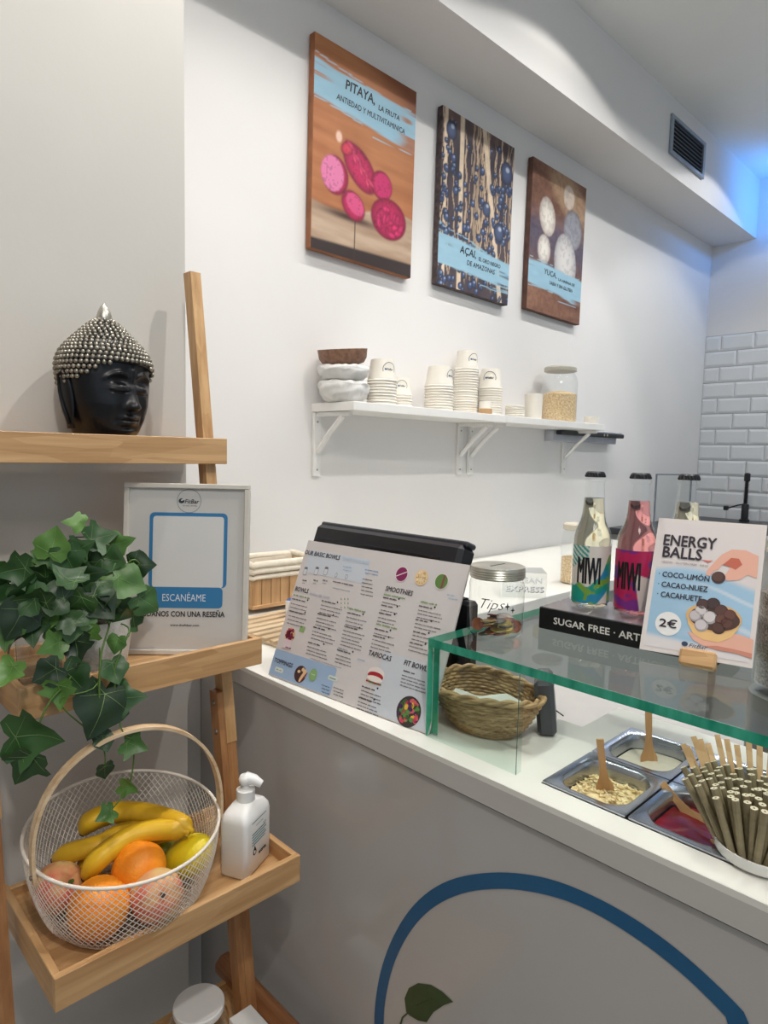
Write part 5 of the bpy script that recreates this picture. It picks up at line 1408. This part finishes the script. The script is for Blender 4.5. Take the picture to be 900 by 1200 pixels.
# ------------------------------------------------------------------ fruit basket
ZTR = .847-HT+.018
BC = Vector((.382, .925, 0)); RB, RR = .103, .1345
RIMZ = .947-ZTR-.0006; TY = .11
fb = thing('wire_basket', 'white wire fruit basket with wooden handle on the lower bamboo shelf', 'basket', (BC.x, BC.y, ZTR+.0012))
def bpt(a, t):
    """t 0 at the base edge, 1 at the rim"""
    r = RB+(RR-RB)*(1-(1-t)**2.0)*1.0 ; z = .002+(RIMZ-.002)*t
    if t < .12: r = RB*(1-.08*(1-t/.12))
    return Vector((r*math.cos(a), r*math.sin(a), z+TY*r*math.sin(a)*t))
m = MB(); NH = 84; steps = 14; tw = 2*PI*11/NH
for dr in (1, -1):
    for i in range(NH):
        m.tube([bpt(2*PI*i/NH+dr*tw*q/steps, q/steps) for q in range(steps+1)], .00062, 3, cap=False)
m.build('wire_mesh', M['wire'], fb)
m = MB(); R0 = RB*.92
for dr in (0, 1):
    for k in range(-12, 13):
        d = k*R0/12.5; h = math.sqrt(max(0, R0*R0-d*d)); c, s = math.cos(.6+dr*PI/3), math.sin(.6+dr*PI/3)
        m.tube([(d*c-h*s, d*s+h*c, .0012), (d*c+h*s, d*s-h*c, .0012)], .0006, 3, cap=False)
m.tube([(R0*math.cos(2*PI*i/48), R0*math.sin(2*PI*i/48), .002) for i in range(48)], .0016, 6, closed=True)
m.build('wire_base', M['wire'], fb)
MB().tube([bpt(2*PI*i/64, 1.0) for i in range(64)], .0026, 8, closed=True).build('rim', M['wire'], fb, smooth=True)
# handle between the two rim points the photograph shows
def near(px, py):
    best = None
    for i in range(360):
        a = math.radians(i); P = bpt(a, 1.0)+fb.location; v = RM.transposed() @ (P-EYE); q = (450+FPX*v.x/-v.z, 600-FPX*v.y/-v.z)
        e = (q[0]-px)**2+(q[1]-py)**2
        if best is None or e < best[0]: best = (e, a)
    return best[1]
a1, a2 = near(43, 1020), near(257, 945)
A1, A2 = bpt(a1, 1.0), bpt(a2, 1.0); mid = (A1+A2)/2; hv = (A2-A1)/2
topP = on(150, 856, 'y', (mid+fb.location).y)-fb.location; Hh = topP.z-mid.z
HP = []
for k in range(41):
    t = PI*(k/40); HP.append(mid - hv*1.03*math.cos(t)*(1+.06*math.sin(t)) + Vector((0, 0, 1))*(Hh*math.sin(t)**.9) + (topP-mid-Vector((0,0,Hh)))*math.sin(t)*.6)
HP = [A1*1.02+Vector((0,0,-.018))] + HP + [A2*1.02+Vector((0,0,-.018))]
nrm = Vector((hv.y, -hv.x, 0)).normalized()
m = MB(); vs = []; fs = []
for i, p in enumerate(HP):
    d = (HP[min(i+1, len(HP)-1)]-HP[max(i-1, 0)]).normalized(); u = nrm; w_ = d.cross(u).normalized()
    for su, sw in ((-1,-1),(1,-1),(1,1),(-1,1)): vs.append(p+u*su*.0075+w_*sw*.0022)
for i in range(len(HP)-1):
    for k in range(4): fs.append((i*4+k, i*4+(k+1)%4, (i+1)*4+(k+1)%4, (i+1)*4+k))
fs += [(3,2,1,0), tuple((len(HP)-1)*4+k for k in range(4))]
m.add(vs, fs); hd = m.build('handle', wood('ash_handle', rgb(196, 160, 118), rgb(232, 206, 170), 'x'), fb)
for P in (A1, A2): MB().lathe([(0, 0), (.003, 0), (.003, .004), (0, .005)], 10, T=Tr(*(P*1.03+Vector((0,0,-.010)))) @ Rt(-PI/2, 'Y')).build('rivet', M['screw'], hd)

# fruit
def fruit(name, mt, P, r, label, sc=(1,1,1), rot=(0,0,0), dim=.0, dimdir=None, n=28, mm=18):
    m = MB(); m.sphere((0,0,0), r, n, mm, sc=sc); o = m.build(name, mt, None, smooth=True)
    for v in o.data.vertices:
        u = v.co.normalized()
        if dim: v.co *= 1-dim*math.exp(-((1-u.z)/.06))-dim*.6*math.exp(-((1+u.z)/.05))
        if name == 'peach': v.co *= 1-.03*math.exp(-(u.x/.12)**2)*(1 if u.y < 0 else 0)
    o.location = P; o.rotation_euler = rot; return o
FZ = ZTR+.004
r_o = .0405
def at(px, py, z): return on(px, py, 'z', z)
o1 = at(116, 1064, FZ+r_o+.004); o = fruit('orange', M['orange'], o1, r_o, '', dim=.05, rot=(.3, .2, 0)); tag(o, 'orange at the front of the wire basket', 'fruit', 'oranges in the wire basket')
o2 = at(163, 1018, FZ+.062); o = fruit('orange', M['orange'], o2, .0385, '', dim=.05, rot=(-.3, .5, 0)); tag(o, 'orange lying in the middle beside the bananas', 'fruit', 'oranges in the wire basket')
o3 = at(68, 1040, FZ+.050); o = fruit('peach', M['peach'], o3, .0345, '', dim=.14, rot=(1.0, .25, .2)); tag(o, 'reddish peach at the left of the wire basket', 'fruit', 'peaches in the wire basket')
MB().tube([(0, 0, .0285), (0, .001, .036)], [.004, .0025], 7).build('stalk', M['stem'], o)
o4 = at(184, 1050, FZ+.045); o = fruit('peach', M['peach'], o4, .036, '', dim=.16, rot=(1.0, .1, -.2)); tag(o, 'pink and yellow peach at the front right of the basket', 'fruit', 'peaches in the wire basket')
MB().lathe([(.004, .030), (.003, .034), (.0005, .033)], 8).build('stalk', M['dark_stem'], o)
o5 = at(222, 1003, FZ+.052); o = fruit('lemon', M['lemon'], o5, .030, '', sc=(1, 1, 1.45), rot=(.6, .85, -.2)); tag(o, 'big yellow lemon on the right side of the basket', 'fruit')
o6 = at(190, 1000, FZ+.040); o = fruit('lime', M['lime'], o6, .022, '', sc=(1, 1, 1.2), rot=(.6, .5, 0)); tag(o, 'greenish lime half hidden between orange and lemon', 'fruit')
def banana(pts, r, label):
    pts = [Vector(p) for p in pts]; P = []
    for i in range(len(pts)-1):
        for q in range(7):
            t = q/7; p0 = pts[max(i-1, 0)]; p1 = pts[i]; p2 = pts[i+1]; p3 = pts[min(i+2, len(pts)-1)]
            P.append(.5*((2*p1)+(p2-p0)*t+(2*p0-5*p1+4*p2-p3)*t*t+(3*p1-p0-3*p2+p3)*t**3))
    P.append(pts[-1]); n = len(P); R = []
    for i in range(n):
        u = i/(n-1); R.append(r*(.22+.78*min(1, (u/.16)**.7 if u < .16 else 1))*(1 if u < .80 else max(.24, 1-((u-.80)/.13)**1.5*.76)))
    o = MB().tube([p-P[0] for p in P], R, 7).build('banana', M['banana'], None, smooth=True); o.location = P[0]
    m = MB(); m.tube([P[0]-P[0]-(P[1]-P[0])*.6, P[0]-P[0]+(P[1]-P[0])*.25], r*.25, 7); m.build('tip', M['dark_stem'], o)
    return tag(o, label, 'banana', 'bananas in the wire basket')
z_ = FZ
banana([at(98, 1030, z_+.060), at(120, 1003, z_+.088), at(160, 978, z_+.098), at(200, 972, z_+.100), at(222, 976, z_+.100)], .0165, 'banana running along the front of the bunch')
banana([at(62, 1008, z_+.070), at(85, 999, z_+.082), at(118, 990, z_+.090), at(150, 975, z_+.094), at(205, 978, z_+.092)], .0150, 'banana with its tip at the left above the peach')
banana([at(96, 978, z_+.080), at(108, 962, z_+.098), at(140, 952, z_+.104), at(178, 955, z_+.104), at(212, 966, z_+.104), at(226, 974, z_+.102)], .0165, 'banana arching over the back of the bunch')
banana([at(96, 1022, z_+.050), at(110, 1000, z_+.070), at(150, 985, z_+.080), at(200, 984, z_+.080)], .0130, 'small banana tucked under the others')

# ------------------------------------------------------------------ pump bottle
pb_ = thing('pump_bottle', 'white pump soap bottle on the right end of the lower shelf', 'soap bottle', (.5625, .884, ZTR+.0008), (0, 0, .46))
def rl(loops, n=6):
    vs = []; fs = []
    for hx, hy, r, z in loops: vs += [(a_, b_, z) for a_, b_ in rrect(-hx, -hy, hx, hy, r, n)]
    k = 4*(n+1)
    for j in range(len(loops)-1):
        for i in range(k): fs.append((j*k+i, j*k+(i+1) % k, (j+1)*k+(i+1) % k, (j+1)*k+i))
    fs.append(tuple(range(k))[::-1]); fs.append(tuple((len(loops)-1)*k+i for i in range(k))); return vs, fs
hx, hy = .0395, .0250
m = MB(); m.add(*rl([(hx-.003, hy-.003, .006, 0), (hx, hy, .008, .004), (hx, hy, .008, .088), (hx-.001, hy-.001, .009, .096), (hx-.006, hy-.005, .010, .104), (hx-.018, hy-.008, .011, .110), (.013, .013, .0125, .113)]))
m.build('body', M['white'], pb_, smooth=True, sharp=45)
lathe_obj('collar', [(.0145, .112), (.015, .113), (.015, .130), (.012, .132), (.006, .132), (.006, .140), (.0005, .140)], M['white'], pb_, 24)
m = MB(); m.add(*rl([(.008, .008, .0078, .139), (.011, .010, .0098, .143), (.012, .011, .0108, .148), (.009, .009, .0088, .153), (.003, .003, .0028, .1545)]))
m.tube([(0, 0, .148), (.004, -.014, .146), (.006, -.026, .140)], [.0105, .0085, .006], 8)
m.build('pump_head', M['white'], pb_, smooth=True, sharp=50)
b = Board(pb_); b.y = lambda l: -hy-.0004-.00005*l
TL_ = rgb(60, 110, 120); b.rect(-.022, .086, .022, .0872, TL_, 1); b.words(-.010, .078, .012, .0014, TL_)
for k in range(4): b.rect(-.022, .062-k*.0045, .022-.004*(k % 2), .0642-k*.0045, rgb(110, 150, 156), 1)
b.rect(-.022, .0665, .020, .0685, TL_, 1); b.text('eco', .012, .071, .021, .003, TL_, .02)
b.ell(-.014, .036, .0052, .0052, rgb(30, 34, 36), 2, 16); b.poly([(-.0192, .037), (-.014, .047), (-.0088, .037)], rgb(30, 34, 36), 2); b.ell(-.014, .036, .0025, .003, rgb(230, 230, 228), 3, 10)
b.text('etna', -.002, .026, .021, .0060, rgb(26, 26, 28), .05); b.done()

# ------------------------------------------------------------------ things on the bottom level
ZB4 = .512-HT+.018
gj = thing('lidded_jar', 'round glass jar with flat white lid on the lowest shelf', 'jar', (.500, .925, ZB4+.0006))
lathe_obj('glass_body', [(.0005, 0), (.045, 0), (.048, .005), (.048, .070), (.040, .085), (.034, .090)], M['jarglass'], gj, 32)
lathe_obj('lid', [(.035, .088), (.0405, .089), (.0415, .092), (.0415, .100), (.040, .102), (.0005, .103)], M['white'], gj, 40)
b_ = MB()
for k in range(14): b_.box((.044*math.cos(4.0+k*.1), .044*math.sin(4.0+k*.1), .056), (.044*math.cos(4.0+k*.1)+.002, .044*math.sin(4.0+k*.1)+.002, .056+.006*(1+k % 3)))
wbx = thing('white_box', 'plain white carton beside the lidded jar on the lowest shelf', 'box', (.557, .850, ZB4+.0008), (0, 0, 0))
MB().box((-.021, -.041, 0), (.021, .041, .074), bev=.001).build('carton', M['white'], wbx)
MB().box((-.0212, -.0412, .054), (.0212, .0412, .0545)).build('lid_seam', M['seam'], wbx)
